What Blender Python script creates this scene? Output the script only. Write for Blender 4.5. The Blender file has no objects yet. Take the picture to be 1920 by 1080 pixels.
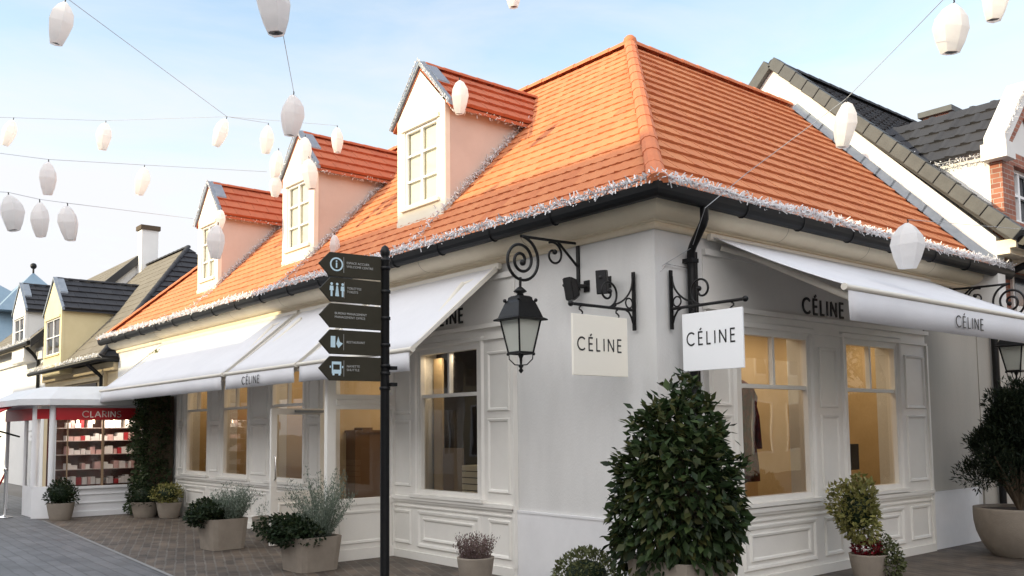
import bpy, bmesh, math, random
from math import sin, cos, pi, radians, sqrt
from mathutils import Vector, Matrix
random.seed(7)
SC = bpy.context.scene
COL = SC.collection

# ------------------------------------------------------------------ camera, sky, sun, exposure
YAW, PITCH, ROLL = 0.8754, 0.0816, -0.0106
CAM = Vector((5.716, -6.580, 1.65))
Fw = Vector((-sin(YAW)*cos(PITCH), cos(YAW)*cos(PITCH), sin(PITCH)))
Rt = Vector((cos(YAW), sin(YAW), 0)); Up = Rt.cross(Fw)
R2 = Rt*cos(ROLL)+Up*sin(ROLL); U2 = -Rt*sin(ROLL)+Up*cos(ROLL)
cd = bpy.data.cameras.new("camera"); cam = bpy.data.objects.new("camera", cd); COL.objects.link(cam)
m3 = Matrix((R2, U2, -Fw)).transposed()
cam.matrix_world = Matrix.Translation(CAM) @ m3.to_4x4()
cd.sensor_width = 36; cd.lens = 31.656; cd.shift_y = 0.0660; cd.clip_end = 2000; cd.clip_start = 0.05
SC.camera = cam

SUN_EL, SUN_AZ = radians(17), radians(18)      # azimuth turned from -y towards -x
SD = Vector((-sin(SUN_AZ)*cos(SUN_EL), -cos(SUN_AZ)*cos(SUN_EL), sin(SUN_EL)))
W = bpy.data.worlds.new("World"); SC.world = W; W.use_nodes = True
nt = W.node_tree; nt.nodes.clear()
def wn(t): return nt.nodes.new(t)
out = wn('ShaderNodeOutputWorld'); bg = wn('ShaderNodeBackground'); sky = wn('ShaderNodeTexSky')
sky.sky_type = 'NISHITA'; sky.sun_disc = False; sky.sun_elevation = SUN_EL
sky.sun_rotation = math.atan2(SD.x, SD.y); sky.air_density = 1.0; sky.dust_density = 1.0; sky.ozone_density = 1.5
tc = wn('ShaderNodeTexCoord'); sep = wn('ShaderNodeSeparateXYZ'); nt.links.new(tc.outputs['Generated'], sep.inputs[0])
mp = wn('ShaderNodeMapping'); mp.inputs['Scale'].default_value = (1.2, 1.2, 5.0); mp.inputs['Rotation'].default_value = (0.2, 0.25, 0.3)
nt.links.new(tc.outputs['Generated'], mp.inputs[0])
nz = wn('ShaderNodeTexNoise'); nz.inputs['Scale'].default_value = 2.2; nz.inputs['Detail'].default_value = 7; nz.inputs['Roughness'].default_value = .6
nz.inputs['Distortion'].default_value = .5
nt.links.new(mp.outputs[0], nz.inputs['Vector'])
r1 = wn('ShaderNodeMapRange'); r1.interpolation_type = 'SMOOTHSTEP'
for k, v in zip(('From Min', 'From Max', 'To Min', 'To Max'), (0.10, 0.46, .85, 0.0)): r1.inputs[k].default_value = v
nt.links.new(sep.outputs['Z'], r1.inputs['Value'])
r2 = wn('ShaderNodeMapRange')
for k, v in zip(('From Min', 'From Max', 'To Min', 'To Max'), (0.40, 0.74, 0.0, .60)): r2.inputs[k].default_value = v
nt.links.new(nz.outputs['Fac'], r2.inputs['Value'])
ad = wn('ShaderNodeMath'); ad.operation = 'ADD'; ad.use_clamp = True
nt.links.new(r1.outputs[0], ad.inputs[0]); nt.links.new(r2.outputs[0], ad.inputs[1])
dn = wn('ShaderNodeVectorMath'); dn.operation = 'DOT_PRODUCT'; dn.inputs[1].default_value = Vector((.35, -.90, .26)).normalized()     # bright sky veil added behind the camera to fill the shaded facades
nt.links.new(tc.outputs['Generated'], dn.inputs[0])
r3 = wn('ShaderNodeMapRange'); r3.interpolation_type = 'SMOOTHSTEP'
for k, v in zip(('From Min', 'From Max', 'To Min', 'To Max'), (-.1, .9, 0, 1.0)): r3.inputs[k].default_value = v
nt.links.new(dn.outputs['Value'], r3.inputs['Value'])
mx = wn('ShaderNodeMix'); mx.data_type = 'RGBA'; mx.inputs['B'].default_value = (3.75, 3.8, 3.95, 1)
SKYTINT = wn('ShaderNodeMix'); SKYTINT.data_type = 'RGBA'; SKYTINT.blend_type = 'MULTIPLY'; SKYTINT.inputs[0].default_value = 1
SKYTINT.inputs['B'].default_value = (1.95, 1.72, 1.45, 1)
nt.links.new(sky.outputs[0], SKYTINT.inputs['A'])
nt.links.new(ad.outputs[0], mx.inputs[0]); nt.links.new(SKYTINT.outputs['Result'], mx.inputs['A'])
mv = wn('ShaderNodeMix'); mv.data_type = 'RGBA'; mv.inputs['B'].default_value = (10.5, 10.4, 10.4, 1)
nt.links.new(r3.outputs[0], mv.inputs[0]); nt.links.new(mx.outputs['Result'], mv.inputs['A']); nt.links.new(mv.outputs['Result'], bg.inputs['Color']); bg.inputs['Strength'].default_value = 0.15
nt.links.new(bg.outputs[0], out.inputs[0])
sl = bpy.data.lights.new("sun", 'SUN'); sl.energy = 3.2; sl.angle = radians(0.6); sl.color = (1.0, 0.86, 0.56)
so = bpy.data.objects.new("sun", sl); COL.objects.link(so); so.rotation_euler = SD.to_track_quat('Z', 'Y').to_euler()
SC.view_settings.view_transform = 'Standard'; SC.view_settings.look = 'None'; SC.view_settings.gamma = 1
SC.view_settings.exposure = 0.78

# ------------------------------------------------------------------ materials
MATS = {}
def mat(name, col, rough=.6, col2=None, nscale=6, bump=0, bscale=40, metal=0, spec=.5, island=None, trans=0, emit=None, estr=0, stretch=None, amp=1.0):
    if name in MATS: return MATS[name]
    m = bpy.data.materials.new(name); m.use_nodes = True; t = m.node_tree; b = t.nodes['Principled BSDF']
    b.inputs['Base Color'].default_value = (*col, 1); b.inputs['Roughness'].default_value = rough; b.inputs['Metallic'].default_value = metal
    b.inputs['Specular IOR Level'].default_value = spec
    geo = t.nodes.new('ShaderNodeTexCoord'); src = geo.outputs['Object']
    if stretch:
        mpn = t.nodes.new('ShaderNodeMapping'); mpn.inputs['Scale'].default_value = stretch; t.links.new(src, mpn.inputs[0]); src = mpn.outputs[0]
    c = None
    if col2 is not None:
        n = t.nodes.new('ShaderNodeTexNoise'); n.inputs['Scale'].default_value = nscale; n.inputs['Detail'].default_value = 6; n.inputs['Roughness'].default_value = .65
        t.links.new(src, n.inputs['Vector'])
        rr = t.nodes.new('ShaderNodeMapRange'); rr.inputs['From Min'].default_value = .32; rr.inputs['From Max'].default_value = .68
        t.links.new(n.outputs['Fac'], rr.inputs['Value'])
        mxx = t.nodes.new('ShaderNodeMix'); mxx.data_type = 'RGBA'; mxx.inputs['A'].default_value = (*col, 1); mxx.inputs['B'].default_value = (*col2, 1)
        t.links.new(rr.outputs[0], mxx.inputs[0]); c = mxx.outputs['Result']
    if island:
        g = t.nodes.new('ShaderNodeNewGeometry'); rp = t.nodes.new('ShaderNodeValToRGB')
        els = rp.color_ramp.elements
        while len(els) < len(island): els.new(.5)
        for i, cc in enumerate(island): els[i].position = i/(len(island)-1); els[i].color = (*cc, 1)
        t.links.new(g.outputs['Random Per Island'], rp.inputs[0])
        if c is None: c = rp.outputs[0]
        else:
            m2 = t.nodes.new('ShaderNodeMix'); m2.data_type = 'RGBA'; m2.inputs[0].default_value = .6
            t.links.new(c, m2.inputs['A']); t.links.new(rp.outputs[0], m2.inputs['B']); c = m2.outputs['Result']
    if c is not None: t.links.new(c, b.inputs['Base Color'])
    if bump:
        n = t.nodes.new('ShaderNodeTexNoise'); n.inputs['Scale'].default_value = bscale; n.inputs['Detail'].default_value = 5
        t.links.new(src, n.inputs['Vector']); bp = t.nodes.new('ShaderNodeBump'); bp.inputs['Strength'].default_value = bump; bp.inputs['Distance'].default_value = .01
        t.links.new(n.outputs['Fac'], bp.inputs['Height']); t.links.new(bp.outputs[0], b.inputs['Normal'])
    if trans:
        o = t.nodes['Material Output']; tr = t.nodes.new('ShaderNodeBsdfTranslucent'); tr.inputs[0].default_value = (*col, 1)
        if c is not None: t.links.new(c, tr.inputs[0])
        ms = t.nodes.new('ShaderNodeMixShader'); ms.inputs[0].default_value = trans
        t.links.new(b.outputs[0], ms.inputs[1]); t.links.new(tr.outputs[0], ms.inputs[2]); t.links.new(ms.outputs[0], o.inputs[0])
    if emit: b.inputs['Emission Color'].default_value = (*emit, 1); b.inputs['Emission Strength'].default_value = estr
    MATS[name] = m; return m
def glassmat(name, tint=(1, 1, 1), refl=1.5):
    if name in MATS: return MATS[name]
    m = bpy.data.materials.new(name); m.use_nodes = True; t = m.node_tree; t.nodes.clear()
    o = t.nodes.new('ShaderNodeOutputMaterial'); tr = t.nodes.new('ShaderNodeBsdfTransparent'); tr.inputs[0].default_value = (*tint, 1)
    gl = t.nodes.new('ShaderNodeBsdfGlossy'); gl.inputs['Roughness'].default_value = .01; fr = t.nodes.new('ShaderNodeFresnel'); fr.inputs[0].default_value = refl
    n = t.nodes.new('ShaderNodeTexNoise'); n.inputs['Scale'].default_value = .8; cdn = t.nodes.new('ShaderNodeTexCoord'); t.links.new(cdn.outputs['Object'], n.inputs['Vector'])
    bp = t.nodes.new('ShaderNodeBump'); bp.inputs['Strength'].default_value = .05; bp.inputs['Distance'].default_value = .1; t.links.new(n.outputs['Fac'], bp.inputs['Height']); t.links.new(bp.outputs[0], gl.inputs['Normal'])
    ms = t.nodes.new('ShaderNodeMixShader'); t.links.new(fr.outputs[0], ms.inputs[0]); t.links.new(tr.outputs[0], ms.inputs[1]); t.links.new(gl.outputs[0], ms.inputs[2])
    t.links.new(ms.outputs[0], o.inputs[0]); MATS[name] = m; return m
def brickmat(name, c1, c2, mortar, scale, bw=.5, rh=.25, ms=.02, rot=(0, 0, 0), rough=.8, bump=.5, noise=.5, offset=.5):
    m = bpy.data.materials.new(name); m.use_nodes = True; t = m.node_tree; b = t.nodes['Principled BSDF']; b.inputs['Roughness'].default_value = rough
    c = t.nodes.new('ShaderNodeTexCoord'); mpn = t.nodes.new('ShaderNodeMapping'); mpn.inputs['Rotation'].default_value = rot or (0, 0, 0)
    src = c.outputs['Object']
    if rot is None:      # upright walls: u runs along x+y, v is height
        mpn.inputs['Rotation'].default_value = (0, 0, 0); sp = t.nodes.new('ShaderNodeSeparateXYZ'); t.links.new(src, sp.inputs[0]); sm = t.nodes.new('ShaderNodeMath'); t.links.new(sp.outputs['X'], sm.inputs[0]); t.links.new(sp.outputs['Y'], sm.inputs[1])
        cb = t.nodes.new('ShaderNodeCombineXYZ'); t.links.new(sm.outputs[0], cb.inputs['X']); t.links.new(sp.outputs['Z'], cb.inputs['Y']); src = cb.outputs[0]
    t.links.new(src, mpn.inputs[0]); br = t.nodes.new('ShaderNodeTexBrick'); br.offset = offset
    br.inputs['Color1'].default_value = (*c1, 1); br.inputs['Color2'].default_value = (*c2, 1); br.inputs['Mortar'].default_value = (*mortar, 1)
    br.inputs['Scale'].default_value = scale; br.inputs['Brick Width'].default_value = bw; br.inputs['Row Height'].default_value = rh; br.inputs['Mortar Size'].default_value = ms
    br.inputs['Bias'].default_value = -.1
    wob = t.nodes.new('ShaderNodeTexNoise'); wob.inputs['Scale'].default_value = 3; t.links.new(c.outputs['Object'], wob.inputs['Vector'])
    va = t.nodes.new('ShaderNodeVectorMath'); va.operation = 'SCALE'; va.inputs['Scale'].default_value = .05 if rot else .004; t.links.new(wob.outputs['Color'], va.inputs[0])
    vb = t.nodes.new('ShaderNodeVectorMath'); t.links.new(mpn.outputs[0], vb.inputs[0]); t.links.new(va.outputs[0], vb.inputs[1])
    t.links.new(vb.outputs[0], br.inputs['Vector'])
    n = t.nodes.new('ShaderNodeTexNoise'); n.inputs['Scale'].default_value = 2.5; n.inputs['Detail'].default_value = 8; t.links.new(c.outputs['Object'], n.inputs['Vector'])
    rr = t.nodes.new('ShaderNodeMapRange'); rr.inputs['From Min'].default_value = .3; rr.inputs['From Max'].default_value = .7; rr.inputs['To Min'].default_value = 1-noise; rr.inputs['To Max'].default_value = 1+noise
    t.links.new(n.outputs['Fac'], rr.inputs['Value']); vm = t.nodes.new('ShaderNodeVectorMath'); vm.operation = 'SCALE'
    t.links.new(br.outputs['Color'], vm.inputs[0]); t.links.new(rr.outputs[0], vm.inputs['Scale']); t.links.new(vm.outputs[0], b.inputs['Base Color'])
    bp = t.nodes.new('ShaderNodeBump'); bp.inputs['Strength'].default_value = bump; bp.inputs['Distance'].default_value = .01; bp.invert = True
    t.links.new(br.outputs['Fac'], bp.inputs['Height']); t.links.new(bp.outputs[0], b.inputs['Normal'])
    MATS[name] = m; return m

M_wall = mat('render_grey', (.74, .735, .72), .85, (.60, .595, .58), .9, .3, 90, stretch=(1, 1, .35))
M_dado = mat('white_dado', (.80, .80, .81), .7, (.74, .74, .75), 3, .1, 60)
M_front = mat('shopfront_white', (.84, .82, .77), .45, (.78, .76, .715), 2, .06, 30)
M_fascia = mat('fascia_grey', (.76, .745, .71), .6, (.71, .695, .665), 2, .06, 30)
M_stone = mat('cornice_stone', (.83, .74, .57), .8, (.76, .66, .50), 3, .2, 50)
M_black = mat('black_iron', (.006, .006, .007), .45, (.011, .011, .011), 20, .1, 80, spec=.28)
M_gutter = mat('black_gutter', (.005, .0055, .0065), .5, spec=.25)
M_tile = mat('clay_tile', (.57, .205, .085), .85, (.48, .150, .062), 3, .3, 60, island=[(.50, .155, .062), (.60, .225, .09), (.55, .19, .075), (.64, .255, .105), (.57, .20, .082)])
M_tile2 = mat('red_clay_tile', (.46, .13, .058), .8, (.39, .10, .046), 4, .3, 60, island=[(.40, .10, .048), (.50, .145, .065), (.45, .125, .056)])
M_ridge = mat('clay_ridge', (.60, .20, .085), .75, (.56, .17, .07), 6, .3, 60)
M_pink = mat('pink_render', (.63, .53, .46), .85, (.57, .475, .41), 2, .2, 90)
M_cream = mat('cream_render', (.84, .80, .68), .8, (.79, .74, .61), 2, .15, 90)
M_sashm = mat('window_white', (.88, .88, .88), .4)
M_lead = mat('lead_flashing', (.20, .23, .27), .5, (.27, .30, .34), 8, .2, 30)
M_light = mat('icicle_light', (.74, .74, .76), .4, spec=.6)
M_lightwire = mat('light_wire', (.35, .35, .36), .6)
M_awn = mat('awning_canvas', (.71, .71, .735), .85, (.665, .665, .69), 2, .15, 60, trans=.05)
M_awnside = mat('awning_metal', (.70, .66, .58), .5)
M_ink = mat('black_letters', (.02, .02, .022), .5)
M_glass = glassmat('window_glass', (.97, .98, .97), 1.5)
M_glass2 = glassmat('shop_glass', (.98, .98, .98), 1.75)
M_blind = mat('cream_blind', (.74, .71, .62), .8, (.68, .65, .56), 3)
M_tan = mat('interior_tan', (.58, .44, .26), .8, (.50, .37, .20), 1.5)
M_tanw = mat('interior_wood', (.46, .31, .16), .6, (.38, .24, .12), 1, stretch=(1, 1, .1))
M_dark = mat('interior_dark', (.03, .022, .016), .6, (.06, .04, .03), 2)
M_floor = mat('interior_floor', (.30, .22, .14), .5)
M_board = mat('sign_cream', (.90, .86, .76), .6)
M_boardw = mat('sign_white', (.92, .94, .96), .5)
M_finger = mat('sign_olive', (.036, .032, .021), .55, (.043, .038, .026), 10, spec=.2)
M_picto = mat('pictogram_blue', (.55, .72, .80), .5)
M_small = mat('sign_text', (.42, .42, .40), .5)
M_slate = mat('dark_slate', (.030, .031, .036), .7, (.02, .02, .025), 5, .3, 50, island=[(.022, .022, .026), (.040, .040, .045), (.030, .030, .035)])
M_brownroof = mat('brown_tile', (.17, .15, .118), .9, (.14, .122, .095), 8, .3, 60, island=[(.14, .123, .097), (.185, .163, .128), (.155, .137, .107)])
M_beige = mat('beige_render', (.58, .47, .30), .8, (.50, .40, .25), 2, .1, 60)
M_yellow = mat('yellow_render', (.72, .62, .38), .8, (.66, .56, .33), 2, .1, 60)
M_white = mat('white_render', (.76, .75, .73), .85, (.71, .70, .68), 1.5, .15, 60)
M_verge = mat('verge_tile', (.085, .089, .090), .7, (.062, .065, .067), 6, .3, 40)
M_zinc = mat('blue_zinc', (.19, .27, .34), .45, (.23, .31, .38), 4)
M_brick = brickmat('red_brick', (.36, .135, .08), (.25, .085, .055), (.36, .31, .27), 1, .22, .075, .006, None, bump=.4, noise=.25)
M_brick2 = M_brick
M_pot = mat('concrete_pot', (.29, .25, .205), .9, (.235, .20, .165), 6, .35, 60)
M_soil = mat('soil', (.03, .02, .012), 1, (.05, .03, .02), 20, .6, 40)
M_red = mat('red_sign', (.42, .012, .018), .45)
M_redcan = mat('red_canvas', (.50, .02, .025), .8)
M_lan = mat('lantern_paper', (.93, .92, .91), .7, (.88, .87, .86), 9, .25, 25, trans=.6)
M_chrome = mat('chrome', (.7, .7, .7), .2, metal=1)
M_milk = mat('lamp_glass', (.70, .72, .66), .25, (.66, .68, .62), 3, trans=.3)
M_bark = mat('bark', (.10, .07, .045), .9, (.07, .05, .03), 12, .4, 40)
def leafmat(name, cols, rough=.5, tr=.2): return mat(name, cols[0], max(rough, .45), island=cols, trans=tr, spec=.22)
L_laurel = leafmat('leaf_laurel', [(.010, .020, .008), (.030, .052, .018), (.016, .032, .011), (.058, .088, .030), (.022, .042, .014), (.085, .085, .028), (.014, .028, .010)], .36)
L_ivy = leafmat('leaf_ivy', [(.018, .032, .014), (.045, .07, .028), (.026, .044, .018), (.085, .11, .05)])
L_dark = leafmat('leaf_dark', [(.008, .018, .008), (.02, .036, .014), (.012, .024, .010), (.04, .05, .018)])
L_box = leafmat('leaf_box', [(.05, .065, .025), (.12, .13, .055), (.08, .095, .035), (.17, .18, .09)], .5)
L_silver = leafmat('leaf_silver', [(.085, .12, .085), (.19, .23, .185), (.13, .17, .125), (.30, .34, .29)], .6)
L_yell = leafmat('leaf_variegated', [(.10, .11, .03), (.30, .28, .09), (.16, .17, .05), (.42, .38, .18)], .5)
L_heath = leafmat('leaf_heather', [(.09, .06, .055), (.20, .13, .13), (.12, .10, .07), (.28, .20, .20)], .6)
L_redfl = leafmat('flower_red', [(.12, .008, .014), (.25, .015, .025), (.18, .01, .02)], .5)
L_conif = leafmat('leaf_conifer', [(.008, .016, .010), (.020, .032, .016), (.012, .022, .012), (.035, .045, .02)], .6)

# ------------------------------------------------------------------ mesh helpers
class MB:
    def __init__(s): s.v = []; s.f = []; s.sm = []
    def add(s, vs, fs, smooth=False):
        k = len(s.v); s.v += [tuple(p) for p in vs]; s.f += [tuple(i+k for i in f) for f in fs]; s.sm += [smooth]*len(fs); return s
    def box(s, x0, y0, z0, x1, y1, z1):
        return s.add([(x0, y0, z0), (x1, y0, z0), (x1, y1, z0), (x0, y1, z0), (x0, y0, z1), (x1, y0, z1), (x1, y1, z1), (x0, y1, z1)],
                     [(0, 3, 2, 1), (4, 5, 6, 7), (0, 1, 5, 4), (1, 2, 6, 5), (2, 3, 7, 6), (3, 0, 4, 7)])
    def hexa(s, p): return s.add(p, [(0, 3, 2, 1), (4, 5, 6, 7), (0, 1, 5, 4), (1, 2, 6, 5), (2, 3, 7, 6), (3, 0, 4, 7)])
    def prism(s, poly, vec):            # poly: list of 3D points, extruded along vec
        n = len(poly); v = Vector(vec); q = [Vector(p) for p in poly]
        return s.add([*q, *[p+v for p in q]], [tuple(range(n)), tuple(range(2*n-1, n-1, -1))]+[(i, (i+1) % n, n+(i+1) % n, n+i) for i in range(n)])
    def tube(s, pts, r, n=8, closed=False, cap=True):
        P = [Vector(p) for p in pts]; N = len(P); rs = r if isinstance(r, (list, tuple)) else [r]*N; vs = []; fs = []; prev = None
        for i, p in enumerate(P):
            if closed: t = P[(i+1) % N]-P[i-1]
            else: t = P[min(i+1, N-1)]-P[max(i-1, 0)]
            t.normalize()
            if prev is None:
                a = Vector((0, 0, 1)) if abs(t.z) < .9 else Vector((1, 0, 0)); u = t.cross(a).normalized()
            else:
                u = (prev-t*prev.dot(t)).normalized()
            prev = u; w = t.cross(u)
            for k in range(n): a = 2*pi*k/n; vs.append(p+(u*cos(a)+w*sin(a))*rs[i])
        M = N if closed else N-1
        for i in range(M):
            for k in range(n): a = i*n+k; b = i*n+(k+1) % n; c = ((i+1) % N)*n+(k+1) % n; d = ((i+1) % N)*n+k; fs.append((a, b, c, d))
        s.add(vs, fs, True)
        if cap and not closed: s.add(vs[:n], [tuple(range(n))]); s.add(vs[-n:], [tuple(range(n-1, -1, -1))])
        return s
    def lathe(s, prof, c=(0, 0, 0), n=20, smooth=True, sq=None, rot=0, jit=0, cap=True):
        vs = []; fs = []; c = Vector(c)
        for j, (r, z) in enumerate(prof):
            for k in range(n):
                a = 2*pi*k/n+rot; x, y = cos(a), sin(a)
                if sq:
                    m = (abs(x)**sq+abs(y)**sq)**(1/sq); x /= m; y /= m
                rr = r*(1+random.uniform(-jit, jit)); vs.append(c+Vector((x*rr, y*rr, z)))
        for j in range(len(prof)-1):
            for k in range(n): fs.append((j*n+k, j*n+(k+1) % n, (j+1)*n+(k+1) % n, (j+1)*n+k))
        if cap: fs += [tuple(range(n-1, -1, -1)), tuple(range((len(prof)-1)*n, len(prof)*n))]
        return s.add(vs, fs, smooth)
    def ball(s, c, r, n=10): return s.lathe([(max(r*sin(pi*i/n), 1e-4), -r*cos(pi*i/n)) for i in range(n+1)], c, 2*n, cap=False)
    def build(s, name, m, parent=None, recalc=True, bevel=0):
        me = bpy.data.meshes.new(name); me.from_pydata(s.v, [], s.f); me.polygons.foreach_set('use_smooth', s.sm); me.materials.append(m)
        if recalc:
            b = bmesh.new(); b.from_mesh(me); bmesh.ops.recalc_face_normals(b, faces=b.faces); b.to_mesh(me); b.free()
        me.update()
        o = bpy.data.objects.new(name, me); COL.objects.link(o)
        if parent: attach(o, parent)
        if bevel:
            bv = o.modifiers.new('bevel', 'BEVEL'); bv.width = bevel; bv.segments = 2; bv.limit_method = 'ANGLE'
        return o
def attach(o, parent):
    o.parent = parent
    o.matrix_parent_inverse = world(parent).inverted()
def world(o): return (world(o.parent) @ o.matrix_parent_inverse if o.parent else Matrix.Identity(4)) @ o.matrix_basis
def tag(o, label=None, cat=None, group=None, kind=None):
    if label: o['label'] = label
    if cat: o['category'] = cat
    if group: o['group'] = group
    if kind: o['kind'] = kind
    return o
def thing(name, loc, label, cat, group=None):
    e = bpy.data.objects.new(name, None); e.empty_display_size = .2; COL.objects.link(e); e.location = loc; return tag(e, label, cat, group)
LF = lambda u, w, z: Vector((u, -w, z))      # left facade frame: u along x, w outwards
RF = lambda u, w, z: Vector((w, u, z))       # right facade frame: u along y, w outwards
def fbox(mb, F, u0, u1, w0, w1, z0, z1):
    mb.hexa([F(u0, w0, z0), F(u1, w0, z0), F(u1, w1, z0), F(u0, w1, z0), F(u0, w0, z1), F(u1, w0, z1), F(u1, w1, z1), F(u0, w1, z1)]); return mb
def facade(mb, F, u0, u1, z0, z1, w0, w1, holes):
    us = sorted({u0, u1, *[h[0] for h in holes], *[h[1] for h in holes]}); us = [u for u in us if u0 <= u <= u1]
    for a, b in zip(us, us[1:]):
        c = (a+b)/2; zs = z0
        for h in sorted([h for h in holes if h[0] < c < h[1]], key=lambda h: h[2]):
            if h[2] > zs: fbox(mb, F, a, b, w0, w1, zs, h[2])
            zs = max(zs, h[3])
        if zs < z1: fbox(mb, F, a, b, w0, w1, zs, z1)
    return mb
def boxes(name, m, parent, *bx):
    for q in bx: MB().box(*q).build(name, m, parent)
def moulding(mb, F, u0, u1, z0, z1, w, wd=.05, h=.02):
    loops = [(0, 0), (wd*.25, h), (wd*.7, h*.8), (wd, 0)]; vs = []
    for d, hh in loops:
        for (u, z) in ((u0+d, z0+d), (u1-d, z0+d), (u1-d, z1-d), (u0+d, z1-d)): vs.append(F(u, w+hh, z))
    fs = [(i*4+k, i*4+(k+1) % 4, (i+1)*4+(k+1) % 4, (i+1)*4+k) for i in range(3) for k in range(4)]
    return mb.add(vs, fs)

# ---- stroke letters (flat raised capitals)
def arc(cx, cy, rx, ry, a0, a1, n=14): return [(cx+rx*cos(radians(a0+(a1-a0)*i/n)), cy+ry*sin(radians(a0+(a1-a0)*i/n))) for i in range(n+1)]
GL = {'C': (.86, [arc(.5, .5, .48, .5, 48, 312)]), 'E': (.5, [[(0.05, 0), (0.05, 1)], [(0, 1), (.5, 1)], [(0, .52), (.46, .52)], [(0, 0), (.5, 0)]]),
      'L': (.45, [[(0.05, 0), (0.05, 1)], [(0, 0), (.45, 0)]]), 'I': (.1, [[(.05, 0), (.05, 1)]]), 'N': (.75, [[(.05, 0), (.05, 1)], [(.05, 1), (.7, 0)], [(.7, 0), (.7, 1)]]),
      'A': (.8, [[(0, 0), (.4, 1)], [(.4, 1), (.8, 0)], [(.15, .34), (.65, .34)]]),
      'R': (.62, [[(.05, 0), (.05, 1)], [(0, 1), (.3, 1)]+arc(.3, .75, .25, .25, 90, -90, 8)+[(0, .5)], [(.28, .5), (.62, 0)]]),
      'S': (.55, [arc(.28, .74, .24, .26, 40, 270, 9)+arc(.28, .24, .26, .24, 90, -140, 9)])}
GL['É'] = (GL['E'][0], GL['E'][1]+[[(.2, 1.16), (.38, 1.3)]])
def letters(mb, text, place, h, th=.13, gap=.36, depth=.012):
    """place(x, z, w) -> 3D point; returns width"""
    x = 0
    for ch in text:
        wd, strokes = GL[ch]
        for st in strokes:
            for (a, b), (c, d) in zip(st, st[1:]):
                L = math.hypot(c-a, d-b)
                if L < 1e-6: continue
                ux, uz = (c-a)/L, (d-b)/L; nx, nz = -uz*th/2, ux*th/2; e = th*.25 if len(st) > 2 else th*.0
                P = [(a-ux*e+nx, b-uz*e+nz), (c+ux*e+nx, d+uz*e+nz), (c+ux*e-nx, d+uz*e-nz), (a-ux*e-nx, b-uz*e-nz)]
                lo = [place(x+p*h, q*h, 0.002) for p, q in P]; hi = [place(x+p*h, q*h, depth) for p, q in P]
                mb.hexa(lo+hi)
        x += (wd+gap)*h
    return x-gap*h
def text_width(text, gap=.36): return sum(GL[c][0]+gap for c in text)-gap
def font_text(txt, size, M, m, parent, name='lettering', ext=.001):
    cu = bpy.data.curves.new('txt', 'FONT'); cu.body = txt; cu.size = size; cu.extrude = ext; cu.align_x = 'LEFT'; cu.space_line = .95
    t = bpy.data.objects.new('txt', cu); me = bpy.data.meshes.new_from_object(t); bpy.data.objects.remove(t)
    me.transform(M); me.materials.clear(); me.materials.append(m); o = bpy.data.objects.new(name, me); COL.objects.link(o); attach(o, parent); return o

# ---- roof tiles
def tiles(mb, O, U, I, prof, urange, tw=.235, th=.028, expo=.23, rib=.014, jit=.004):
    """O eave origin, U unit along eave, I unit horizontal inward; prof [(d,z)...]; urange(d)->(u0,u1)"""
    O = Vector(O); U = Vector(U); I = Vector(I); Z = Vector((0, 0, 1))
    seg = []; tot = 0
    for (a, b), (c, d) in zip(prof, prof[1:]): L = math.hypot(c-a, d-b); seg.append((tot, tot+L, a, b, c, d)); tot += L
    def at(s):
        for s0, s1, a, b, c, d in seg:
            if s <= s1 or s1 == tot:
                t = (s-s0)/(s1-s0); nx, nz = -(d-b)/(s1-s0), (c-a)/(s1-s0); return a+(c-a)*t, b+(d-b)*t, nx, nz
    n = max(1, round(tot/expo)); e = tot/n
    for i in range(n):
        s0 = i*e; s1 = min(tot, s0+e*1.12); d0, z0, nx, nz = at(s0); d1, z1, mx_, mz_ = at(s1)
        lo0, hi0 = urange(d0); lo1, hi1 = urange(min(d1, prof[-1][0])); lo, hi = min(lo0, lo1), max(hi0, hi1)
        k0 = math.floor(lo/tw)-1; k1 = math.ceil(hi/tw)+1; off = (i % 2)*tw*.5
        for k in range(k0, k1):
            ua = k*tw+off; ub = ua+tw*.985
            if ub < lo or ua > hi: continue
            us = (ua, ua+tw*.16, ua+tw*.30, ub); hs = (rib, rib, 0, 0); j0 = random.uniform(0, jit); j1 = random.uniform(-jit, jit)*.5; sj = random.uniform(-.006, .006)
            A = []; B = []; Cc = []
            a0 = [min(max(u, lo0), hi0) for u in us]; a1 = [min(max(u, lo1), hi1) for u in us]
            if a0[-1]-a0[0] < .01 and a1[-1]-a1[0] < .01: continue
            for q in range(4):
                h = th+hs[q]+j0+j1*(q > 1)
                p = O+U*a0[q]+I*d0+Z*z0; nn = I*nx+Z*nz
                A.append(p+nn*.0-nn*.004); B.append(p+nn*h+(I*nz-Z*nx)*sj*0)
                p2 = O+U*a1[q]+I*d1+Z*z1; nn2 = I*mx_+Z*mz_; Cc.append(p2+nn2*(hs[q]*.9+.004))
            mb.add(A+B+Cc, [(0, 1, 5, 4), (1, 2, 6, 5), (2, 3, 7, 6), (4, 5, 9, 8), (5, 6, 10, 9), (6, 7, 11, 10), (0, 4, 8), (3, 11, 7)])
    return mb
def ridge(mb, a, b, r=.085, L=.36, h=.05, rise=.012):
    a = Vector(a); b = Vector(b); d = b-a; n = max(1, round(d.length/L)); t = d.normalized()
    side = t.cross(Vector((0, 0, 1))).normalized(); up = side.cross(t).normalized()
    for i in range(n):
        p = a+d*(i/n); q = a+d*((i+1.08)/n); r0 = r*1.0; r1 = r*.88
        vs = []; K = 7
        for c, rr in ((p, r0), (q, r1)):
            for k in range(K): an = pi*(-.08+1.16*k/(K-1)); vs.append(c+side*cos(an)*rr+up*(sin(an)*rr*.8+h*.2))
        mb.add(vs, [(k, k+1, K+k+1, K+k) for k in range(K-1)]+[tuple(range(K)), tuple(range(K, 2*K))], False)
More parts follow.
